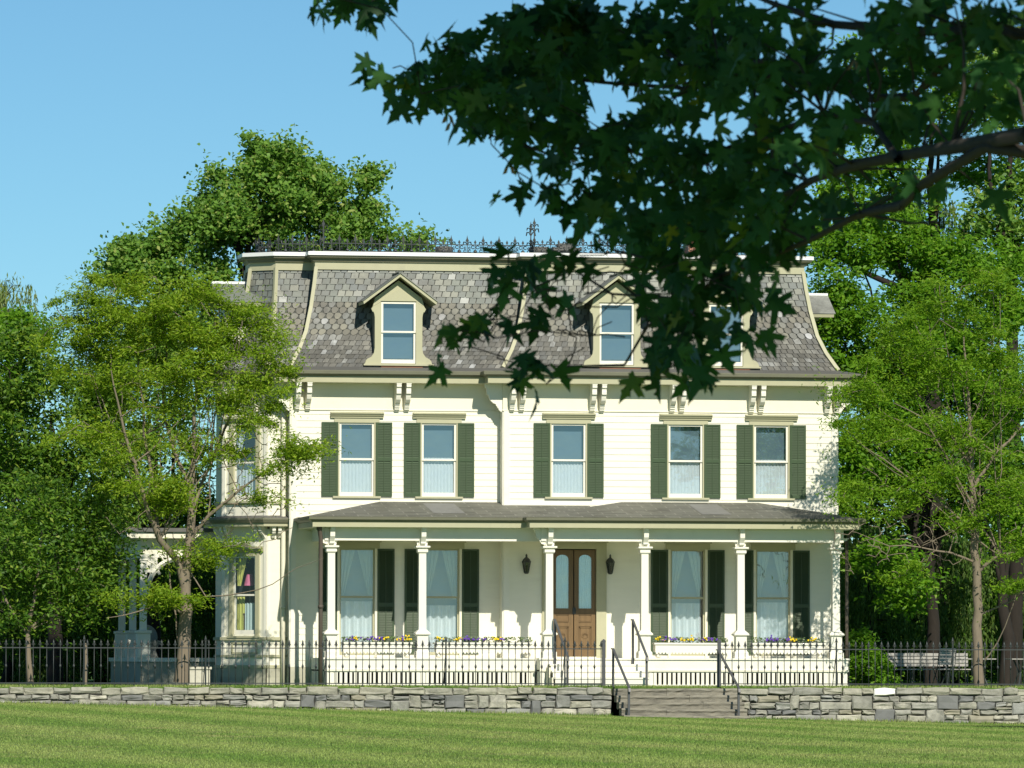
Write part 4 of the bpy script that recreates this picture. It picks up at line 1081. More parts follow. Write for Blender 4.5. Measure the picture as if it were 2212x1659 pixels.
# ------------------------------------------------------------------ trees
def grow(limbs, targets, step=.5, seed=1, thick=.010, wiggle=.10, up=.25, rmin=.0065):
    """limbs: list of ([points],[radii]); every target point is joined to the nearest wood by a bent twig."""
    r = np.random.default_rng(seed)
    nodes = []; par = []; tubes = []
    for pts, rad in limbs:
        P = [np.array(p, float) for p in pts]; seg = []; rr = []
        for i in range(len(P) - 1):
            L = np.linalg.norm(P[i + 1] - P[i]); n = max(1, int(L / .35))
            for k in range(n):
                t = k / n; q = P[i] * (1 - t) + P[i + 1] * t
                if 0 < i or k > 0: q = q + r.normal(0, .018, 3)
                seg.append(q); rr.append(rad[i] * (1 - t) + rad[i + 1] * t)
        seg.append(P[-1]); rr.append(rad[-1]); tubes.append((seg, rr)); nodes += [(s, q) for s, q in zip(seg, rr)][1 if len(seg) > 2 else 0:]
    N = [n for n, _ in nodes]; R = [q for _, q in nodes]
    T = [np.array(t, float) for t in targets]
    if not T: return tubes
    A = np.array(N); d0 = np.array([np.min(np.linalg.norm(A - t, axis=1)) for t in T])
    for i in np.argsort(d0):
        t = T[i]; A = np.array(N); dl = t - A; D = np.linalg.norm(dl, axis=1)
        cost = D + .6 * np.maximum(0, -dl[:, 2]) + .25 * (np.array(R) < .008)
        j = int(np.argmin(cost)); a = N[j]; L = D[j]
        if L < .05: continue
        n = max(2, int(L / step) + 1); seg = [a]
        bend = r.normal(0, wiggle, 3) * L; bend[2] += up * L * .3
        for k in range(1, n + 1):
            q = k / n; p = a * (1 - q) + t * q + bend * math.sin(PI * q) + (r.normal(0, .03, 3) * L * .3 if k < n else 0); seg.append(p)
        r0 = min(R[j] * .7, thick * (1 + 1.6 * L)); rr = [max(rmin, r0 * (1 - .72 * k / n)) for k in range(n + 1)]
        tubes.append((seg, rr))
        for p, q in zip(seg[1:], rr[1:]): N.append(p); R.append(q)
    return tubes
def wood(mb, tubes):
    for seg, rr in tubes: mb.tube(seg, rr, 8 if rr[0] > .08 else (6 if rr[0] > .025 else 4), cap=False)
def blob(c, r, n, rg, shell=.5):
    d = rg.normal(size=(n, 3)); d /= np.linalg.norm(d, axis=1)[:, None]
    q = (rg.random(n) ** (1 / 3)) * (1 - shell) + shell * rg.uniform(.75, 1.0, n)
    return np.array(c) + d * q[:, None] * np.array(r)
def tree(name, base, label, cat, limbs, blobs, leaf, bark, group=None, per=90, spread=(.42, .42, .16), ln=.14, wd=.055, up=1.0, seed=3, bare=(), strands=0, droop=.15, thick=.010, wig=.10, shell=.5, twigs=True, axis=None, rmin=.0065, shoots=0):
    t = thing(name, base, label, cat, group); rg = np.random.default_rng(seed)
    C = np.concatenate([blob(c, r, n, rg, shell) for c, r, n in blobs]) if blobs else np.zeros((0, 3))
    C = C[C[:, 2] > .25]
    B = np.concatenate([blob(c, r, n, rg, .2) for c, r, n in bare]) if bare else np.zeros((0, 3))
    for q in range(shoots):                                   # long rising shoots from the lower limbs up into the crown
        pts, rad = limbs[rg.integers(min(len(limbs), 5))]; i = rg.integers(1, max(2, len(pts) - 2)); a = np.array(pts[i], float); e = C[rg.integers(len(C))]
        if e[2] < a[2] + .6: continue
        m = a + (e - a) * [.55, .55, .35] + rg.normal(0, .12, 3); r_ = min(rad[i] * .5, .026); z = [(1 - s) ** 2 * a + 2 * s * (1 - s) * m + s * s * e for s in np.linspace(0, 1, 6)]
        limbs = limbs + [(z, [r_, r_ * .85, r_ * .7, r_ * .55, r_ * .42, .008])]
    mb = MB(); wood(mb, grow(limbs, list(C) + list(B), seed=seed, thick=thick, wiggle=wig, rmin=rmin)); part(mb, 'trunk', bark, t, True)
    k = rg.poisson(per, len(C)) + 3; P = np.repeat(C, k, axis=0)
    sc = np.repeat(rg.uniform(.5, 1.45, len(C)), k)[:, None]
    if strands:
        dz = rg.random(len(P)) ; P = P + rg.normal(0, 1, (len(P), 3)) * np.array([spread[0], spread[1], .05]) * sc
        sid = np.floor(rg.random(len(P)) * strands); hx = np.sin(sid * 12.9898 + np.repeat(np.arange(len(C)), k) * 78.233) * .5
        P[:, 0] = np.repeat(C[:, 0], k) + hx * spread[0] * 2 + rg.normal(0, .02, len(P)); P[:, 1] = np.repeat(C[:, 1], k) + np.cos(sid * 7.3 + hx * 9) * spread[1] + rg.normal(0, .02, len(P))
        P[:, 2] -= dz * spread[2] * sc[:, 0]
        P = P[P[:, 2] > .1]
        ax = np.tile(np.array([0, 0, -1.0]), (len(P), 1))
        leaf_cloud('crown', P - np.array(base), ln, wd, leaf, t, up, ax, 0, .35)
        return t
    O = rg.normal(0, 1, P.shape) * np.array(spread) * sc
    tl = np.repeat(rg.normal(0, .28, (len(C), 2)), k, axis=0); O[:, 2] += O[:, 0] * tl[:, 0] + O[:, 1] * tl[:, 1]; P = P + O
    P[:, 2] -= droop * np.sum((P - np.repeat(C, k, axis=0))[:, :2] ** 2, axis=1)
    P = P[P[:, 2] > .08]
    leaf_cloud('crown', P - np.array(base), ln, wd, leaf, t, up, None if axis is None else np.tile(axis, (len(P), 1)), .1)
    return t
def pl(pts, Y0, rads=None, yj=None):
    """a limb traced in the photograph on the depth Y0 (or one depth per point)"""
    Ys = yj if yj is not None else [Y0] * len(pts)
    return [at(u, v, Y) for (u, v), Y in zip(pts, Ys)]
S = 1 / 83.7
def bl(u, v, Y, ru, rv, ry, n): return (at(u, v, Y), (ru * S, ry, rv * S), n)

# big feathery honey locust at the left corner of the house
Y = -4.85
lim = [(pl([(392, 1474), (396, 1440), (400, 1350), (402, 1240), (410, 1150), (414, 1080), (418, 1000), (424, 850), (430, 740)], Y), [.205, .17, .155, .135, .10, .085, .06, .035, .015]),
       (pl([(400, 1275), (385, 1215), (345, 1165), (318, 1100), (290, 1000), (262, 900), (240, 800)], 0, None, [Y, Y - .1, Y - .4, Y - .6, Y - .8, Y - 1, Y - 1.2]), [.10, .085, .075, .06, .045, .03, .014]),
       (pl([(345, 1165), (330, 1060), (312, 940), (300, 800), (296, 720)], 0, None, [Y - .4, Y - .2, Y + .3, Y + .6, Y + .8]), [.055, .05, .04, .025, .012]),
       (pl([(410, 1165), (450, 1112), (515, 1062), (590, 1010), (680, 962)], 0, None, [Y, Y - .2, Y - .5, Y - .8, Y - 1.0]), [.055, .045, .032, .02, .008]),
       (pl([(412, 1110), (455, 1000), (505, 890), (560, 800), (590, 740)], 0, None, [Y, Y + .2, Y + .5, Y + .7, Y + .8]), [.05, .04, .03, .02, .01]),
       (pl([(414, 1060), (370, 960), (350, 850), (360, 740), (370, 690)], 0, None, [Y, Y + .4, Y + .8, Y + 1.0, Y + 1.1]), [.05, .04, .03, .02, .01]),
       (pl([(398, 1330), (360, 1300), (300, 1320), (230, 1335)], 0, None, [Y, Y - .4, Y - .9, Y - 1.3]), [.03, .025, .016, .007]),
       (pl([(404, 1225), (445, 1290), (520, 1282), (590, 1262), (640, 1228), (700, 1205)], 0, None, [Y, Y - .3, Y - .6, Y - .9, Y - 1.1, Y - 1.3]), [.02, .018, .014, .011, .008, .004])]
tree('honey_locust', tuple(at(392, 1474, Y) * [1, 1, 0] + [0, 0, .015]), 'yellow green feathery honey locust tree standing in front of the left corner of the house', 'tree', lim,
     [bl(300, 680, Y, 150, 65, 1.4, 40), bl(420, 690, Y, 110, 75, 1.4, 34), bl(215, 700, Y, 75, 75, 1.0, 18), bl(540, 740, Y, 80, 55, 1.0, 19), bl(150, 660, Y, 40, 40, .6, 5),
      bl(570, 850, Y, 65, 45, .9, 16), bl(640, 970, Y - .8, 45, 32, .5, 9), bl(330, 790, Y, 140, 50, 1.4, 26), bl(470, 830, Y, 70, 60, 1.2, 14), bl(560, 920, Y - .4, 50, 30, .5, 6), bl(540, 690, Y, 60, 30, .6, 6),
      bl(310, 1055, Y - .8, 95, 24, .8, 14), bl(360, 1085, Y - .6, 60, 18, .5, 7), bl(170, 935, Y - .8, 80, 20, .7, 8), bl(440, 890, Y, 80, 50, 1.2, 9), bl(380, 940, Y, 110, 60, 1.0, 10), bl(470, 970, Y - .2, 60, 40, .7, 6), bl(250, 970, Y - .6, 70, 50, .8, 9), bl(560, 1060, Y - .7, 50, 25, .4, 3), bl(260, 860, Y, 90, 50, 1.0, 10), bl(200, 800, Y, 70, 60, .9, 12), bl(130, 740, Y, 50, 50, .7, 8), bl(250, 610, Y, 60, 25, .7, 7), bl(440, 630, Y, 60, 25, .8, 7), bl(610, 800, Y, 35, 30, .5, 6), bl(490, 760, Y, 80, 60, 1.2, 14),
      bl(330, 1290, Y - .9, 110, 16, .6, 12), bl(430, 1195, Y - .3, 60, 25, .5, 7), bl(500, 1190, Y - .3, 40, 14, .4, 4), bl(660, 980, Y - 1, 40, 20, .3, 5), bl(600, 1010, Y - .8, 50, 16, .3, 4)],
     'leaf_locust', 'bark', 'honey locusts in front of the house', per=190, spread=(.25, .25, .085), ln=.125, wd=.036, up=.8, rmin=.0095, shoots=26, seed=5,
     bare=[bl(350, 950, Y, 140, 140, 1.3, 80), bl(480, 1000, Y, 110, 110, 1.0, 60), bl(340, 1130, Y, 130, 70, 1.0, 26), bl(560, 1110, Y - .6, 80, 80, .7, 34), bl(330, 700, Y, 200, 130, 1.6, 30)], thick=.0105)

# slim honey locust at the right
Y = -4.85
lim = [(pl([(2116, 1492), (2114, 1440), (2112, 1350), (2108, 1220), (2103, 1120), (2098, 1030), (2092, 900), (2086, 790), (2082, 700)], Y), [.155, .135, .125, .11, .095, .08, .05, .03, .012]),
       (pl([(2106, 1215), (2050, 1195), (1990, 1180), (1920, 1178), (1850, 1150)], 0, None, [Y, Y - .3, Y - .6, Y - .8, Y - 1]), [.035, .028, .02, .014, .006]),
       (pl([(2104, 1150), (2000, 1060), (1930, 1010), (1860, 960)], 0, None, [Y, Y - .4, Y - .7, Y - 1]), [.04, .03, .02, .008]),
       (pl([(2110, 1240), (2160, 1200), (2250, 1185), (2330, 1150)], 0, None, [Y, Y - .3, Y - .6, Y - .9]), [.05, .04, .03, .012]),
       (pl([(2100, 1060), (2150, 980), (2230, 900), (2310, 830)], 0, None, [Y, Y, Y + .2, Y + .4]), [.05, .042, .03, .012]),
       (pl([(2096, 1000), (2020, 900), (1950, 810), (1900, 740)], 0, None, [Y, Y + .3, Y + .5, Y + .6]), [.045, .035, .02, .01]),
       (pl([(2100, 1090), (2040, 980), (1990, 900), (1930, 870)], 0, None, [Y, Y - .3, Y - .7, Y - 1]), [.035, .028, .018, .008]),
       (pl([(2112, 1330), (2180, 1300), (2230, 1270)], 0, None, [Y, Y - .3, Y - .5]), [.03, .024, .014])]
tree('honey_locust', tuple(at(2116, 1492, Y) * [1, 1, 0] + [0, 0, .015]), 'slender honey locust tree with bare lower twigs standing at the right behind the fence', 'tree', lim,
     [bl(1940, 800, Y, 95, 60, 1.2, 22), bl(2050, 740, Y, 150, 90, 1.4, 34), bl(2180, 820, Y, 90, 80, 1.2, 20), bl(1850, 850, Y - .6, 60, 24, .6, 11), bl(1960, 920, Y - .4, 100, 40, .9, 13), bl(1850, 930, Y - .8, 60, 30, .6, 8), bl(2120, 950, Y, 90, 40, .9, 11),
      bl(1900, 1080, Y - .7, 100, 40, .8, 13), bl(2010, 1050, Y - .4, 80, 40, .8, 10), bl(2160, 1060, Y - .2, 80, 50, .9, 14), bl(2100, 1120, Y - .4, 70, 20, .5, 6), bl(2190, 1180, Y - .6, 60, 25, .5, 7), bl(1960, 1240, Y - .9, 50, 20, .4, 3), bl(2190, 1270, Y - .5, 50, 14, .4, 5), bl(2090, 640, Y, 110, 60, 1.2, 18)],
     'leaf_locust2', 'bark', 'honey locusts in front of the house', per=190, spread=(.25, .25, .085), ln=.125, wd=.036, up=.8, rmin=.0095, shoots=26, seed=15,
     bare=[bl(1960, 1180, Y - .6, 140, 60, .8, 60), bl(2000, 1050, Y, 160, 90, 1.0, 60), bl(2080, 900, Y, 130, 120, 1.0, 44), bl(1850, 1180, Y - .8, 80, 60, .5, 24), bl(2180, 1080, Y, 60, 120, .8, 24)], thick=.010)
# small thick-leaved tree at the far left
Y = -4.3
lim = [(pl([(66, 1474), (64, 1420), (60, 1370), (72, 1300), (85, 1200), (95, 1100)], Y), [.085, .07, .062, .05, .035, .015]), (pl([(60, 1370), (30, 1330), (0, 1270), (-40, 1200)], Y), [.045, .038, .03, .012]), (pl([(62, 1360), (110, 1320), (160, 1240), (200, 1160)], Y), [.042, .036, .026, .012]), (pl([(62, 1365), (90, 1345), (140, 1340), (220, 1290)], Y), [.03, .026, .02, .01])]
tree('cherry_tree', tuple(at(66, 1474, Y) * [1, 1, 0] + [0, 0, .015]), 'small round green tree on a short trunk behind the far left fence', 'tree', lim,
     [bl(90, 1180, Y, 150, 120, 1.3, 60), bl(190, 1230, Y, 95, 90, 1.0, 34), bl(0, 1260, Y, 90, 90, 1.0, 26), bl(120, 1080, Y, 120, 50, 1.0, 20), bl(230, 1150, Y, 70, 60, .8, 16), bl(100, 1310, Y, 130, 30, .8, 14)],
     'leaf_cherry', 'bark', None, per=85, spread=(.26, .26, .2), ln=.15, wd=.062, up=.5, seed=8, droop=.5)
# woods at the left behind the side porch
def broad(name, u, Y, label, blobs, leaf, seed, group, base_v=1474, rad=.22, fork=.45, top=None, **kw):
    b = at(u, base_v, Y); b[2] = .015
    tp = np.mean([c for c, _, _ in blobs], axis=0) if top is None else top
    rg = np.random.default_rng(seed + 90); lim = []
    f = b + (tp - b) * fork; f[0] = b[0] + (tp[0] - b[0]) * fork * .6
    lim.append(([b, b + (f - b) * .5 + rg.normal(0, .08, 3) * [1, 1, 0], f, f + (tp - f) * .6, tp], [rad, rad * .85, rad * .7, rad * .4, .03]))
    for c, r_, n in blobs:
        m = f + (c - f) * .5 + rg.normal(0, .15, 3) + [0, 0, .2]
        lim.append(([f + (tp - f) * rg.uniform(-.1, .5), m, c], [rad * .42, rad * .26, .02]))
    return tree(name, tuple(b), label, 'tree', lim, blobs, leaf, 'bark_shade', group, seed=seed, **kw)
G1 = 'trees behind the left side of the house'
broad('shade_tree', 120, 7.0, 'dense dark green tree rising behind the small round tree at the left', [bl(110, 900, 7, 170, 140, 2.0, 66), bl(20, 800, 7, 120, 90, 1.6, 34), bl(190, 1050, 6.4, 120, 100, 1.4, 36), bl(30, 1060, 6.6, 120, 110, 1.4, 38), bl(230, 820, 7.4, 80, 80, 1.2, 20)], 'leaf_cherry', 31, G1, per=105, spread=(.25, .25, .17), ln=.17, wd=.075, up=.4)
broad('shade_tree', -60, 9.0, 'bright green tree cut by the left frame edge below the pale willow', [bl(-20, 860, 9, 110, 160, 1.8, 50), bl(0, 730, 9, 110, 50, 1.4, 22), bl(60, 720, 9.4, 70, 40, 1.2, 12), bl(-60, 1050, 9, 120, 140, 1.8, 30)], 'leaf_mid', 33, G1, per=95, spread=(.25, .25, .17), ln=.17, wd=.075, up=.5)
broad('shade_tree', 330, 11.0, 'mid green tree filling the gap between the left locust and the side porch roof', [bl(260, 900, 11, 110, 120, 1.6, 40), bl(350, 1000, 11, 90, 110, 1.4, 34), bl(300, 780, 11, 90, 70, 1.4, 22), bl(380, 850, 11, 60, 80, 1.2, 16), bl(420, 1090, 11, 60, 50, 1.0, 12), bl(270, 1080, 11, 100, 70, 1.2, 22)], 'leaf_maple', 39, G1, per=105, spread=(.28, .28, .18), ln=.15, wd=.08, up=.4)
broad('willow_tree', 30, 16.0, 'pale drooping willow top at the far left edge against the sky', [bl(10, 640, 16, 60, 50, 1.2, 22), bl(55, 690, 16, 45, 30, 1.0, 12), bl(-20, 700, 16, 60, 60, 1.0, 14)], 'leaf_willow', 35, None, per=75, strands=7, spread=(.28, .28, .75), ln=.17, wd=.036, up=.3, thick=.006)
for i, (u, v, ru, rv, Y, lab) in enumerate(((330, 1270, 130, 140, 15, 'weeping dark green tree seen through the side porch'), (150, 1330, 150, 120, 13, 'dark low weeping tree behind the far left fence'), (490, 1250, 60, 150, 17, 'light weeping foliage between the left trunk and the bay window'), (10, 1320, 120, 130, 14, 'dark weeping foliage at the far left edge below the round tree'))):
    broad('weeping_tree', u, Y, lab, [bl(u, v - 60, Y, ru, rv * .8, 1.0, 40), bl(u, v + 70, Y, ru, 60, .8, 22)], 'leaf_willow_dark', 41 + i, 'weeping trees behind the side porch', per=130, strands=9, spread=(.30, .30, .95), ln=.17, wd=.042, up=.3, rad=.14)
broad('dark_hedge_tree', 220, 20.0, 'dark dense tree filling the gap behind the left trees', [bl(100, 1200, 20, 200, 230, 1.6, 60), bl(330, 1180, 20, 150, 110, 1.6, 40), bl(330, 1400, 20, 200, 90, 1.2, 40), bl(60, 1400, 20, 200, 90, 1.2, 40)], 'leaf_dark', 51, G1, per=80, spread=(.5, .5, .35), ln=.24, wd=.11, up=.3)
# tall maple behind the house
broad('maple_tree', 560, 15.0, 'tall sunlit maple rising behind the left half of the slate roof', [bl(590, 360, 15, 75, 55, 1.8, 26), bl(610, 430, 15, 120, 60, 2.2, 40), bl(500, 470, 15, 130, 55, 2.2, 34), bl(760, 470, 15, 90, 50, 1.8, 22), bl(800, 390, 15, 24, 36, .8, 5), bl(690, 400, 15, 60, 50, 1.4, 14), bl(420, 500, 15, 80, 50, 1.8, 20), bl(310, 545, 15, 75, 45, 1.6, 18), bl(260, 590, 15, 60, 40, 1.4, 13), bl(860, 520, 15, 80, 18, 1.0, 9), bl(650, 520, 15, 170, 45, 2.0, 34), bl(480, 385, 15, 40, 18, .9, 5), bl(550, 310, 15, 22, 14, .6, 3), bl(380, 600, 15, 140, 70, 2.0, 34), bl(400, 720, 15, 140, 80, 2.0, 30)],
      'leaf_maple', 61, None, rad=.32, per=170, spread=(.25, .25, .16), ln=.155, wd=.10, up=.3, top=at(600, 340, 15), fork=.55)
# right side: the big bright tree and the taller trees behind it
G2 = 'trees behind the right side of the house'
broad('shade_tree', 2010, 6.5, 'broad bright green tree standing beside the right end of the house', [bl(1900, 720, 6.5, 150, 130, 2.0, 59), bl(2070, 650, 6.5, 160, 120, 2.2, 60), bl(2200, 760, 6.5, 110, 150, 2.0, 41), bl(1830, 900, 6, 110, 90, 1.6, 29), bl(2000, 880, 6.2, 140, 110, 2.0, 41), bl(2180, 960, 6.5, 110, 110, 1.8, 28), bl(1810, 600, 6.8, 60, 50, 1.2, 10), bl(1860, 1060, 5.6, 90, 60, 1.2, 18), bl(1960, 1270, 5.0, 70, 45, .9, 12), bl(1900, 1200, 5.2, 90, 40, 1.0, 10), bl(2150, 1120, 5.6, 110, 70, 1.4, 17), bl(1850, 540, 7.4, 80, 45, 1.2, 24), bl(1930, 490, 7.4, 90, 40, 1.2, 21), bl(1800, 680, 7, 50, 70, 1.0, 18), bl(1980, 560, 7, 120, 50, 1.6, 24), bl(1900, 980, 5.8, 120, 60, 1.4, 28), bl(2080, 1000, 6, 120, 70, 1.4, 28), bl(1850, 780, 6.4, 80, 70, 1.4, 21), bl(2000, 760, 6, 150, 70, 1.6, 41), bl(2150, 860, 6, 100, 60, 1.4, 22), bl(2100, 560, 7, 120, 60, 1.6, 22), bl(2200, 620, 7, 80, 70, 1.4, 18)],
      'leaf_mid', 71, G2, rad=.2, per=120, spread=(.25, .25, .13), ln=.17, wd=.078, up=.5, fork=.4)
broad('tall_tree', 2020, 17.0, 'tall tree with open forked limbs rising above the bright tree at the right', [bl(1900, 330, 17, 120, 80, 1.6, 22), bl(2030, 250, 17, 130, 80, 1.6, 22), bl(2130, 360, 17, 80, 60, 1.4, 14), bl(1830, 440, 17, 90, 70, 1.4, 22), bl(1960, 430, 17, 80, 50, 1.4, 10), bl(1760, 520, 17, 70, 50, 1.2, 12), bl(1900, 130, 17, 120, 70, 1.4, 14)], 'leaf_mid', 73, G2, rad=.30, per=95, spread=(.25, .25, .17), ln=.19, wd=.10, up=.4, fork=.6, top=at(2010, 230, 17))
broad('tall_tree', 2190, 14.0, 'tall tree with a leaning bare trunk at the upper right edge', [bl(2190, 180, 14, 80, 110, 1.4, 30), bl(2150, 470, 14, 80, 60, 1.4, 20), bl(2220, 380, 14, 60, 70, 1.2, 16), bl(2230, 520, 14, 60, 70, 1.2, 18), bl(2120, 110, 14, 60, 60, 1.2, 12)], 'leaf_maple', 75, G2, rad=.24, per=95, spread=(.33, .33, .22), ln=.19, wd=.11, up=.4, fork=.6, top=at(2180, 220, 14))
broad('willow_tree', 2010, 21.0, 'pale yellow green willow showing between the tall trees at the upper right', [bl(2010, 440, 21, 60, 50, 1.0, 20), bl(2050, 490, 21, 60, 50, 1.0, 18)], 'leaf_willow', 77, None, per=75, strands=7, spread=(.28, .28, .8), ln=.17, wd=.036, up=.3)
for i, (u, v, ru, rv, Y, lab) in enumerate(((1880, 1270, 90, 130, 14, 'shaded weeping tree just right of the porch end'), (2040, 1300, 90, 130, 15, 'shaded weeping tree behind the garden tables'), (2190, 1290, 100, 140, 15.5, 'shaded weeping tree behind the slim trunk at the right edge'))):
    broad('weeping_tree', u, Y, lab, [bl(u, v - 60, Y, ru, rv * .8, 1.0, 40), bl(u, v + 60, Y, ru, 70, .8, 22)], 'leaf_willow_dark', 81 + i, 'weeping trees behind the garden tables', per=130, strands=9, spread=(.30, .30, .9), ln=.17, wd=.042, up=.3, rad=.16)
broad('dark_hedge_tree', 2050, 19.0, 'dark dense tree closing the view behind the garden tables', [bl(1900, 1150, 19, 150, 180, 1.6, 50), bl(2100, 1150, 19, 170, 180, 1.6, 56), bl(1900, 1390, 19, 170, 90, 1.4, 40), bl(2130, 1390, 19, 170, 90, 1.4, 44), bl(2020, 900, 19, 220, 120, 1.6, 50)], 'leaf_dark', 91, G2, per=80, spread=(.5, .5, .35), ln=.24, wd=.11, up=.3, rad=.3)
for u, Y_, lab in ((150, 30.0, 'far dark thicket at the left beyond the other trees'), (2080, 30.0, 'far dark thicket at the right beyond the other trees')):
    broad('far_thicket', u, Y_, lab, [bl(u + q, 1380 - w, Y_, 120, 90, 2, 26) for q in (-260, -130, 0, 130, 260) for w in (0, 140)], 'leaf_dark', int(u), 'far thickets', per=75, spread=(.6, .6, .45), ln=.32, wd=.17, up=.2, rad=.2)
tree('honey_locust', (11.4, -26.0, float(lawn_z(11.4, -26.0)) - .02), 'honey locust tree on the lawn beyond the right edge, mirrored in the right upper windows', 'tree',
     [([(11.4, -26, -.9), (11.45, -26, 1.5), (11.35, -26.1, 4.0), (11.5, -26, 6.5), (11.4, -25.8, 8.8)], [.17, .13, .11, .07, .02]), ([(11.4, -26, 3.6), (10.6, -25.6, 5.2), (9.6, -25.2, 6.6)], [.07, .05, .015]), ([(11.4, -26, 4.4), (12.4, -26.5, 6), (13.2, -27, 7.2)], [.07, .05, .015]), ([(11.4, -26, 4.8), (11.0, -27, 6.4), (10.4, -27.6, 7.6)], [.06, .04, .015])],
     [((11.4, -26, 7.6), (2.2, 2.2, 1.3), 60), ((9.8, -25.4, 6.5), (1.1, 1.2, .5), 14), ((12.9, -26.6, 6.6), (1.4, 1.4, .8), 20)], 'leaf_locust2', 'bark', 'honey locusts in front of the house', per=120, spread=(.3, .3, .1), ln=.15, wd=.045, up=.8, seed=25, bare=[((10.6, -26, 6.2), (2.0, 1.6, 1.2), 40)])
# old trunk behind the benches, bush by the porch
m = MB(); q = at(2175, 1470, 4.0); q[2] = .015
t = broad('old_tree', 2172, 4.5, 'old dark thick trunk in the shade right of the garden table', [bl(2200, 1080, 5, 100, 70, 1.5, 18), bl(2120, 1000, 5, 120, 60, 1.5, 18)], 'leaf_dark', 95, None, rad=.2, per=60, spread=(.35, .35, .2), ln=.18, wd=.085)
t = thing('garden_bush', tuple(at(1880, 1480, -1.2) * [1, 1, 0] + [0, 0, .015]), 'leafy green bush at the right end of the porch behind the fence', 'bush')
rg = np.random.default_rng(99); C = np.concatenate([blob(at(1875, 1440, -1.2), (.58, .5, .42), 70, rg, .4), blob(at(1860, 1385, -1.2), (.3, .3, .25), 22, rg, .4), blob(at(1900, 1470, -1.3), (.5, .4, .2), 20, rg, .4)]); C = C[C[:, 2] > .1]
mb = MB(); b = np.array(t.location); wood(mb, grow([([b, b + [0, 0, .3]], [.03, .02])], list(C), seed=4, thick=.005)); part(mb, 'stems', 'bark_dark', t)
P = np.repeat(C, 42, axis=0) + rg.normal(0, .09, (len(C) * 42, 3)); P = P[P[:, 2] > .04]
leaf_cloud('foliage', P - b, .12, .065, 'leaf_mid', t, .5)
# ------------------------------------------------------------------ the maple whose branches hang in from the upper right, some 20 m from the viewer
HALF = [(.0, .0), (.10, -.05), (.24, -.13), (.40, -.16), (.36, -.05), (.46, -.02), (.34, .07), (.24, .15), (.40, .20), (.52, .24), (.74, .36), (.58, .40), (.54, .50), (.40, .46), (.30, .43), (.18, .40), (.17, .56), (.28, .64), (.16, .70), (.10, .84), (.0, 1.08)]
OUTL = HALF + [(-x, y) for x, y in reversed(HALF[1:-1])]
HALF2 = [(.0, .0), (.40, -.14), (.24, .15), (.74, .36), (.18, .42), (.0, 1.08)]
OUTL2 = HALF2 + [(-x, y) for x, y in reversed(HALF2[1:-1])]
def maple_leaves(name, P, D, N, size, mat, parent, outl):
    """five-lobed leaves at P with tips along D and faces along N"""
    n = len(P); D = D / np.linalg.norm(D, axis=1)[:, None]; Sx = np.cross(D, N); Sx /= np.linalg.norm(Sx, axis=1)[:, None] + 1e-9; Nn = np.cross(Sx, D)
    O = np.array(outl + [(0, .30)]); m = len(O); k = m - 1
    s = size * rng.uniform(.6, 1.2, n); wx = rng.uniform(.8, 1.15, n); fold = rng.uniform(-.2, .8, n); curl = rng.uniform(-.05, .75, n)
    V = (P[:, None, :] + (O[None, :, 0] * (s * wx)[:, None])[:, :, None] * Sx[:, None, :] + (O[None, :, 1] * s[:, None])[:, :, None] * D[:, None, :]
         - ((np.abs(O[None, :, 0]) * fold[:, None] + O[None, :, 1] ** 2 * curl[:, None]) * s[:, None])[:, :, None] * Nn[:, None, :])
    tri = np.array([(i, (i + 1) % k, k) for i in range(k)])
    F = (tri[None] + (np.arange(n) * m)[:, None, None]).reshape(-1, 3)
    me = bpy.data.meshes.new(name); me.vertices.add(n * m); me.vertices.foreach_set('co', V.astype(np.float32).ravel())
    me.loops.add(len(F) * 3); me.loops.foreach_set('vertex_index', F.astype(np.int32).ravel()); me.polygons.add(len(F)); me.polygons.foreach_set('loop_start', np.arange(0, len(F) * 3, 3, dtype=np.int32))
    try: me.polygons.foreach_set('loop_total', np.full(len(F), 3, dtype=np.int32))
    except Exception: pass
    me.materials.append(M[mat]); me.update(calc_edges=True)
    o = bpy.data.objects.new(name, me); COL.objects.link(o); o.parent = parent
    return o
def rp(*q): return [ray(u, v, d) for u, v, d in q]
tb = ray(3050, 2600, 17.5); tb[2] = float(lawn_z(tb[0], tb[1])) - .02
TR = np.array([tb[0], tb[1], 0.0])
top = TR + [0, 0, 9.5]; fk = TR + [0, 0, 2.7]; fk2 = TR + [-.05, .1, 3.6]
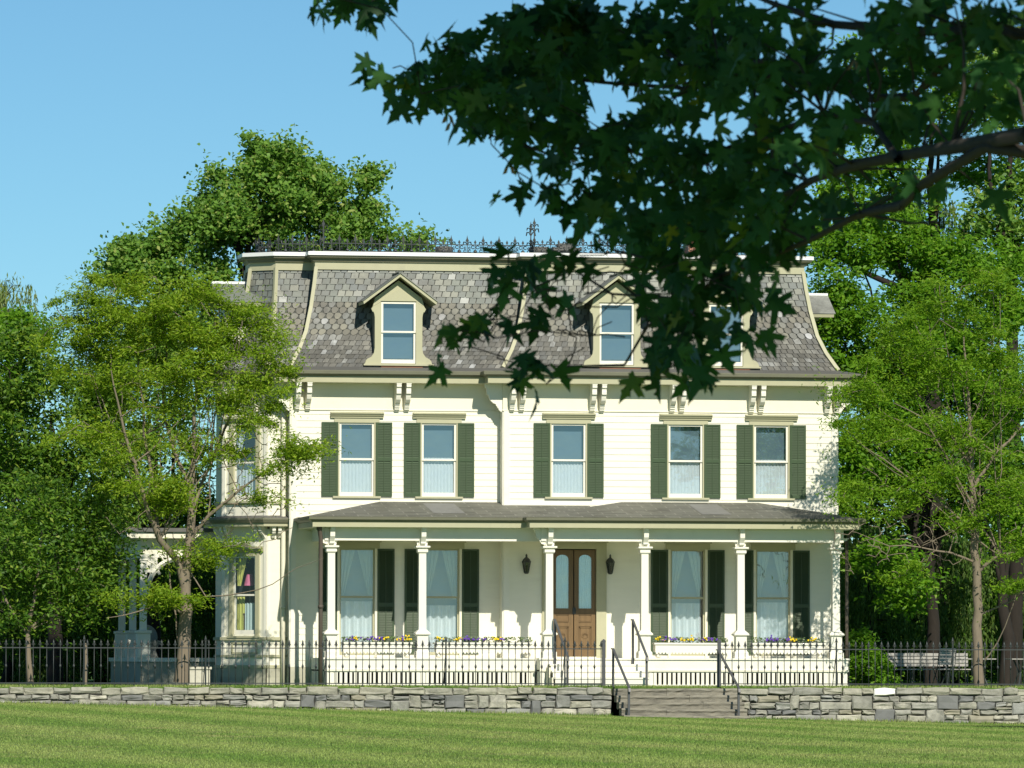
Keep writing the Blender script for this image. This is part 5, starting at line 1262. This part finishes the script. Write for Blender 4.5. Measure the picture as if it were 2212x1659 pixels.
limbs = [([tb, TR + [0, 0, 1.2], fk, fk2, TR + [.1, -.2, 6], top], [.32, .24, .21, .18, .13, .03]),
    ([fk2] + rp((2560, 190, 17), (2300, 262, 16.5), (2212, 287, 16.5), (2080, 303, 17), (1960, 332, 17.5), (1850, 348, 18), (1790, 370, 18.2), (1755, 392, 18.5), (1700, 420, 18.8)), [0.0480, 0.0320, 0.0256, 0.0232, 0.0208, 0.0184, 0.0160, 0.0128, 0.0112, 0.0048]),
    (rp((2300, 262, 16.5), (2200, 305, 16.6), (2100, 342, 16.8), (2020, 410, 17.2), (1945, 462, 17.6), (1880, 482, 18), (1760, 530, 18.6), (1650, 562, 19.2), (1560, 605, 19.6), (1480, 645, 20), (1405, 715, 20.3), (1330, 765, 20.6), (1235, 795, 21), (1180, 830, 21.2)), [0.0208, 0.0200, 0.0184, 0.0168, 0.0152, 0.0112, 0.0088, 0.0076, 0.0072, 0.0068, 0.0060, 0.0048, 0.0036, 0.0024]),
    ([fk2] + rp((2600, 40, 17), (2260, 72, 17.5), (2100, 68, 18), (1980, 62, 18.5), (1800, 55, 19), (1700, 14, 19.5), (1600, -20, 20)), [0.0480, 0.0280, 0.0192, 0.0168, 0.0152, 0.0128, 0.0088, 0.0040]),
    (rp((2100, 68, 18), (1980, 190, 18.4), (1860, 205, 18.8), (1780, 172, 19.2), (1680, 160, 19.6), (1570, 160, 20), (1480, 130, 20.3), (1400, 88, 20.6), (1380, 40, 20.8)), [0.0160, 0.0144, 0.0128, 0.0112, 0.0112, 0.0088, 0.0072, 0.0064, 0.0032]),
    (rp((1940, 345, 17.6), (1880, 270, 18), (1780, 255, 18.6), (1650, 290, 19.2), (1520, 345, 19.8), (1420, 340, 20.3), (1320, 310, 20.6), (1255, 270, 20.8), (1235, 225, 21)), [0.0144, 0.0112, 0.0096, 0.0088, 0.0080, 0.0068, 0.0060, 0.0048, 0.0024]),
    (rp((1680, 160, 19.6), (1500, 200, 20.3), (1300, 190, 20.9), (1120, 170, 21.3), (980, 150, 21.6), (880, 150, 21.8)), [0.0088, 0.0072, 0.0060, 0.0048, 0.0036, 0.0024]),
    (rp((1320, 310, 20.6), (1200, 330, 21), (1090, 300, 21.3), (1010, 270, 21.5)), [0.0048, 0.0040, 0.0032, 0.0024]),
    (rp((1600, -20, 20), (1300, -90, 21), (1000, -60, 21.7), (820, -20, 22), (720, 5, 22.1)), [0.0056, 0.0056, 0.0048, 0.0036, 0.0024]),
    (rp((1560, 605, 19.6), (1450, 560, 20.1), (1350, 545, 20.5), (1250, 480, 20.8)), [0.0056, 0.0048, 0.0040, 0.0024]),
    (rp((1480, 645, 20), (1330, 640, 20.5), (1220, 600, 20.8), (1100, 660, 21.1), (1010, 750, 21.3)), [0.0048, 0.0040, 0.0036, 0.0028, 0.0020]),
    (rp((1755, 392, 18.5), (1650, 450, 19), (1550, 470, 19.5), (1430, 500, 20)), [0.0096, 0.0080, 0.0064, 0.0032]),
    ([TR + [.1, -.2, 5.2]] + [TR + q for q in ([-1.4, -1.6, 5.6], [-3.0, -2.9, 5.6], [-4.6, -3.8, 5.3])], [.09, .06, .04, .015]),
    ([TR + [.1, -.2, 6]] + [TR + q for q in ([-1.0, -.2, 6.6], [-2.6, -.6, 6.8], [-4.2, -1.6, 6.6])], [.08, .06, .04, .015]),
    ([TR + [0, 0, 4.5]] + [TR + q for q in ([1.6, -.8, 5.2], [3.0, -1.4, 5.6])], [.08, .06, .02]),
    ([TR + [.1, -.2, 6.4]] + [TR + q for q in ([-.6, -1.8, 7.2], [-1.6, -3.4, 7.4])], [.07, .05, .015])]
# sprays of leaves: u, v, half width, half height, distance, leaves
SPR = [(725, 22, 75, 22, 22.1, 13), (800, 12, 50, 26, 22.0, 9), (690, 5, 40, 12, 22, 5), (860, 175, 50, 40, 21.8, 15), (940, 130, 70, 50, 21.7, 26), (960, 200, 70, 35, 21.6, 16), (1060, 110, 70, 50, 21.4, 28), (1060, 190, 100, 60, 21.4, 46),
    (1020, 270, 50, 36, 21.5, 13), (1100, 290, 70, 40, 21.3, 22), (1170, 60, 90, 50, 21.2, 42), (1200, 150, 100, 60, 21, 52), (1190, 235, 80, 45, 21, 30), (1280, 40, 90, 55, 20.9, 46), (1320, 130, 90, 70, 20.8, 54),
    (1150, 400, 40, 25, 21, 5), (1240, 370, 50, 35, 20.9, 12), (1330, 330, 90, 50, 20.6, 40), (1280, 430, 60, 40, 20.7, 17), (1370, 420, 70, 50, 20.5, 30), (1420, 70, 90, 70, 20.5, 60), (1440, 180, 100, 70, 20.3, 62), (1420, 280, 90, 60, 20.3, 44),
    (1550, 60, 100, 70, 20, 64), (1560, 190, 110, 70, 19.9, 66), (1540, 310, 110, 70, 19.8, 66), (1480, 400, 90, 60, 20, 46), (1550, 460, 110, 55, 19.6, 56), (1670, 90, 100, 80, 19.5, 66), (1700, 210, 110, 80, 19.2, 72), (1680, 330, 110, 70, 19, 66), (1660, 430, 100, 60, 19, 50),
    (1790, 110, 110, 90, 18.8, 66), (1820, 250, 110, 70, 18.6, 52), (1780, 320, 80, 60, 18.6, 40), (1740, 470, 70, 40, 18.7, 22), (1930, 110, 110, 90, 18.2, 62), (2060, 110, 110, 90, 17.8, 60), (2180, 130, 90, 90, 17.2, 50), (1980, 240, 100, 55, 18, 34), (2120, 240, 100, 45, 17.3, 30), (2190, 30, 80, 40, 17.4, 24), (2000, 20, 120, 40, 18.2, 38),
    (1620, 540, 70, 35, 19.3, 18), (1450, 480, 80, 40, 20.1, 22), (1340, 490, 60, 30, 20.5, 8), (1270, 520, 40, 30, 20.7, 6), (1560, 600, 70, 50, 19.7, 24), (1470, 620, 70, 55, 20, 36), (1450, 710, 60, 60, 20.1, 36), (1510, 750, 55, 55, 20, 26), (1585, 690, 40, 40, 19.7, 12), (1470, 800, 50, 35, 20.1, 15), (1570, 560, 80, 40, 19.6, 24),
    (1165, 605, 60, 26, 20.9, 6), (1130, 560, 35, 25, 20.9, 4), (1070, 690, 50, 30, 21.1, 4), (1170, 655, 35, 30, 20.9, 2), (1000, 740, 45, 25, 21.3, 5), (1010, 790, 25, 25, 21.3, 2), (1095, 830, 50, 26, 21.2, 5), (1130, 800, 45, 20, 21.1, 4), (1060, 710, 30, 20, 21.2, 2), (1210, 700, 40, 30, 20.8, 3), (1260, 545, 30, 30, 20.7, 4),
    (1700, 560, 50, 25, 19, 6), (1990, 390, 60, 35, 17.3, 9), (1830, 420, 60, 40, 18.4, 12), (2160, 420, 50, 25, 17, 3), (1900, 170, 90, 60, 18.4, 30), (1640, 620, 25, 30, 19.2, 4), (1500, 540, 70, 40, 19.9, 18)]
nt_ = thing('maple_tree', tuple(tb), 'near maple whose dark leafy branches hang in from the upper right of the view', 'tree')
rg = np.random.default_rng(123); TP, TD, TN = [], [], []; anchors = []
for u, v, ru, rv, d, n in SPR:
    k = max(1, round(n / 9.0)); q = []
    for _ in range(k):
        while True:
            a, b = rg.uniform(-1, 1, 2)
            if a * a + b * b < 1: break
        q.append(ray(u + a * ru, v - 14 + b * rv, d + rg.normal(0, .35)))
    anchors += q
    for _ in range(int(n * (1.25 if u < 1330 else (.84 if u < 1700 else .60) * (.80 if u > 1400 and v < 440 else 1)))):
        c = q[rg.integers(k)]; o = np.clip(rg.normal(0, 1, 3), -1.6, 1.6) * [.055, .07, .035]
        TP.append(c + o)
        out = o[:2] / (np.linalg.norm(o[:2]) + 1e-6)
        TD.append([out[0] * .6 + rg.normal(0, .4), out[1] * .5 + rg.normal(0, .4), -1.0 + rg.normal(0, .45)])
        TN.append([rg.normal(0, .55), -.55 + rg.normal(0, .5), .75 + rg.normal(0, .4)])
# unseen rest of the crown, added towards the sun to shade the sprays
hid = []; base_pts = np.array(anchors)
while len(hid) < 800:
    c = base_pts[rg.integers(len(base_pts))] + SUN * rg.uniform(1.7, 4.8) + rg.normal(0, .35, 3)
    u, v = proj(c)
    if v < -130 or u > 2420: hid.append(c)
for c, r_, n in (((-1.6, -1.6, 6.6), (2.6, 2.4, 1.3), 420), ((1.2, -.8, 6.6), (2.4, 2.2, 1.6), 300), ((0, -.4, 8.2), (2.0, 2.0, 1.3), 240), ((-3.4, -3.2, 6.4), (2.0, 2.0, .9), 260)):
    for p in blob(TR + np.array(c), r_, n, rg, .3):
        u, v = proj(p)
        if v < -130 or u > 2420: hid.append(p)
hid = np.array(hid)
twig_ends = [ray(u + rg.uniform(-1, 1) * ru, v + rg.uniform(-1, 1) * rv, d + rg.normal(0, .2)) for u, v, ru, rv, d, k in ((1150, 700, 130, 80, 21, 26), (1280, 640, 120, 90, 20.7, 26), (1280, 330, 120, 60, 20.8, 16), (1180, 330, 70, 60, 21, 8), (1450, 600, 120, 70, 20.2, 16), (1900, 420, 150, 60, 18, 16)) for _ in range(k)]
mb = MB(); wood(mb, grow(limbs, anchors + twig_ends, step=.18, seed=9, thick=.004, wiggle=.12, up=.1, rmin=.0022))
wood(mb, grow(limbs[12:], list(hid[::26]), step=.4, seed=10, thick=.004))
part(mb, 'trunk', 'bark_maple', nt_, True)
B = np.array(tb)
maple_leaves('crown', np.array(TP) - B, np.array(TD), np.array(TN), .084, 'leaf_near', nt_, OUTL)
H = np.repeat(hid, 4, axis=0) + rg.normal(0, .13, (len(hid) * 4, 3))
ok = np.array([(lambda q: q[1] < -110 or q[0] > 2400)(proj(p)) for p in H]); H = H[ok]
hd = rg.normal(0, .6, H.shape); hd[:, 2] -= .6; hn = rg.normal(0, .5, H.shape); hn[:, 2] += .9; hn[:, 1] -= .5
maple_leaves('unseen_shading_crown', H - B, hd, hn, .17, 'leaf_near', nt_, OUTL2)
m = MB()
for u, v, d in ((968, 245, 21.6), (975, 262, 21.6), (1230, 330, 21), (1700, 130, 19.4), (1845, 130, 18.7), (1848, 145, 18.7), (1100, 355, 21.2)):
    p = ray(u, v, d); 
    for s in (-1, 1): m.poly([p, p + [s * .015, 0, -.012], p + [s * .022, .004, -.035], p + [s * .008, 0, -.03]])
part(m, 'seed_key', 'seed', nt_)
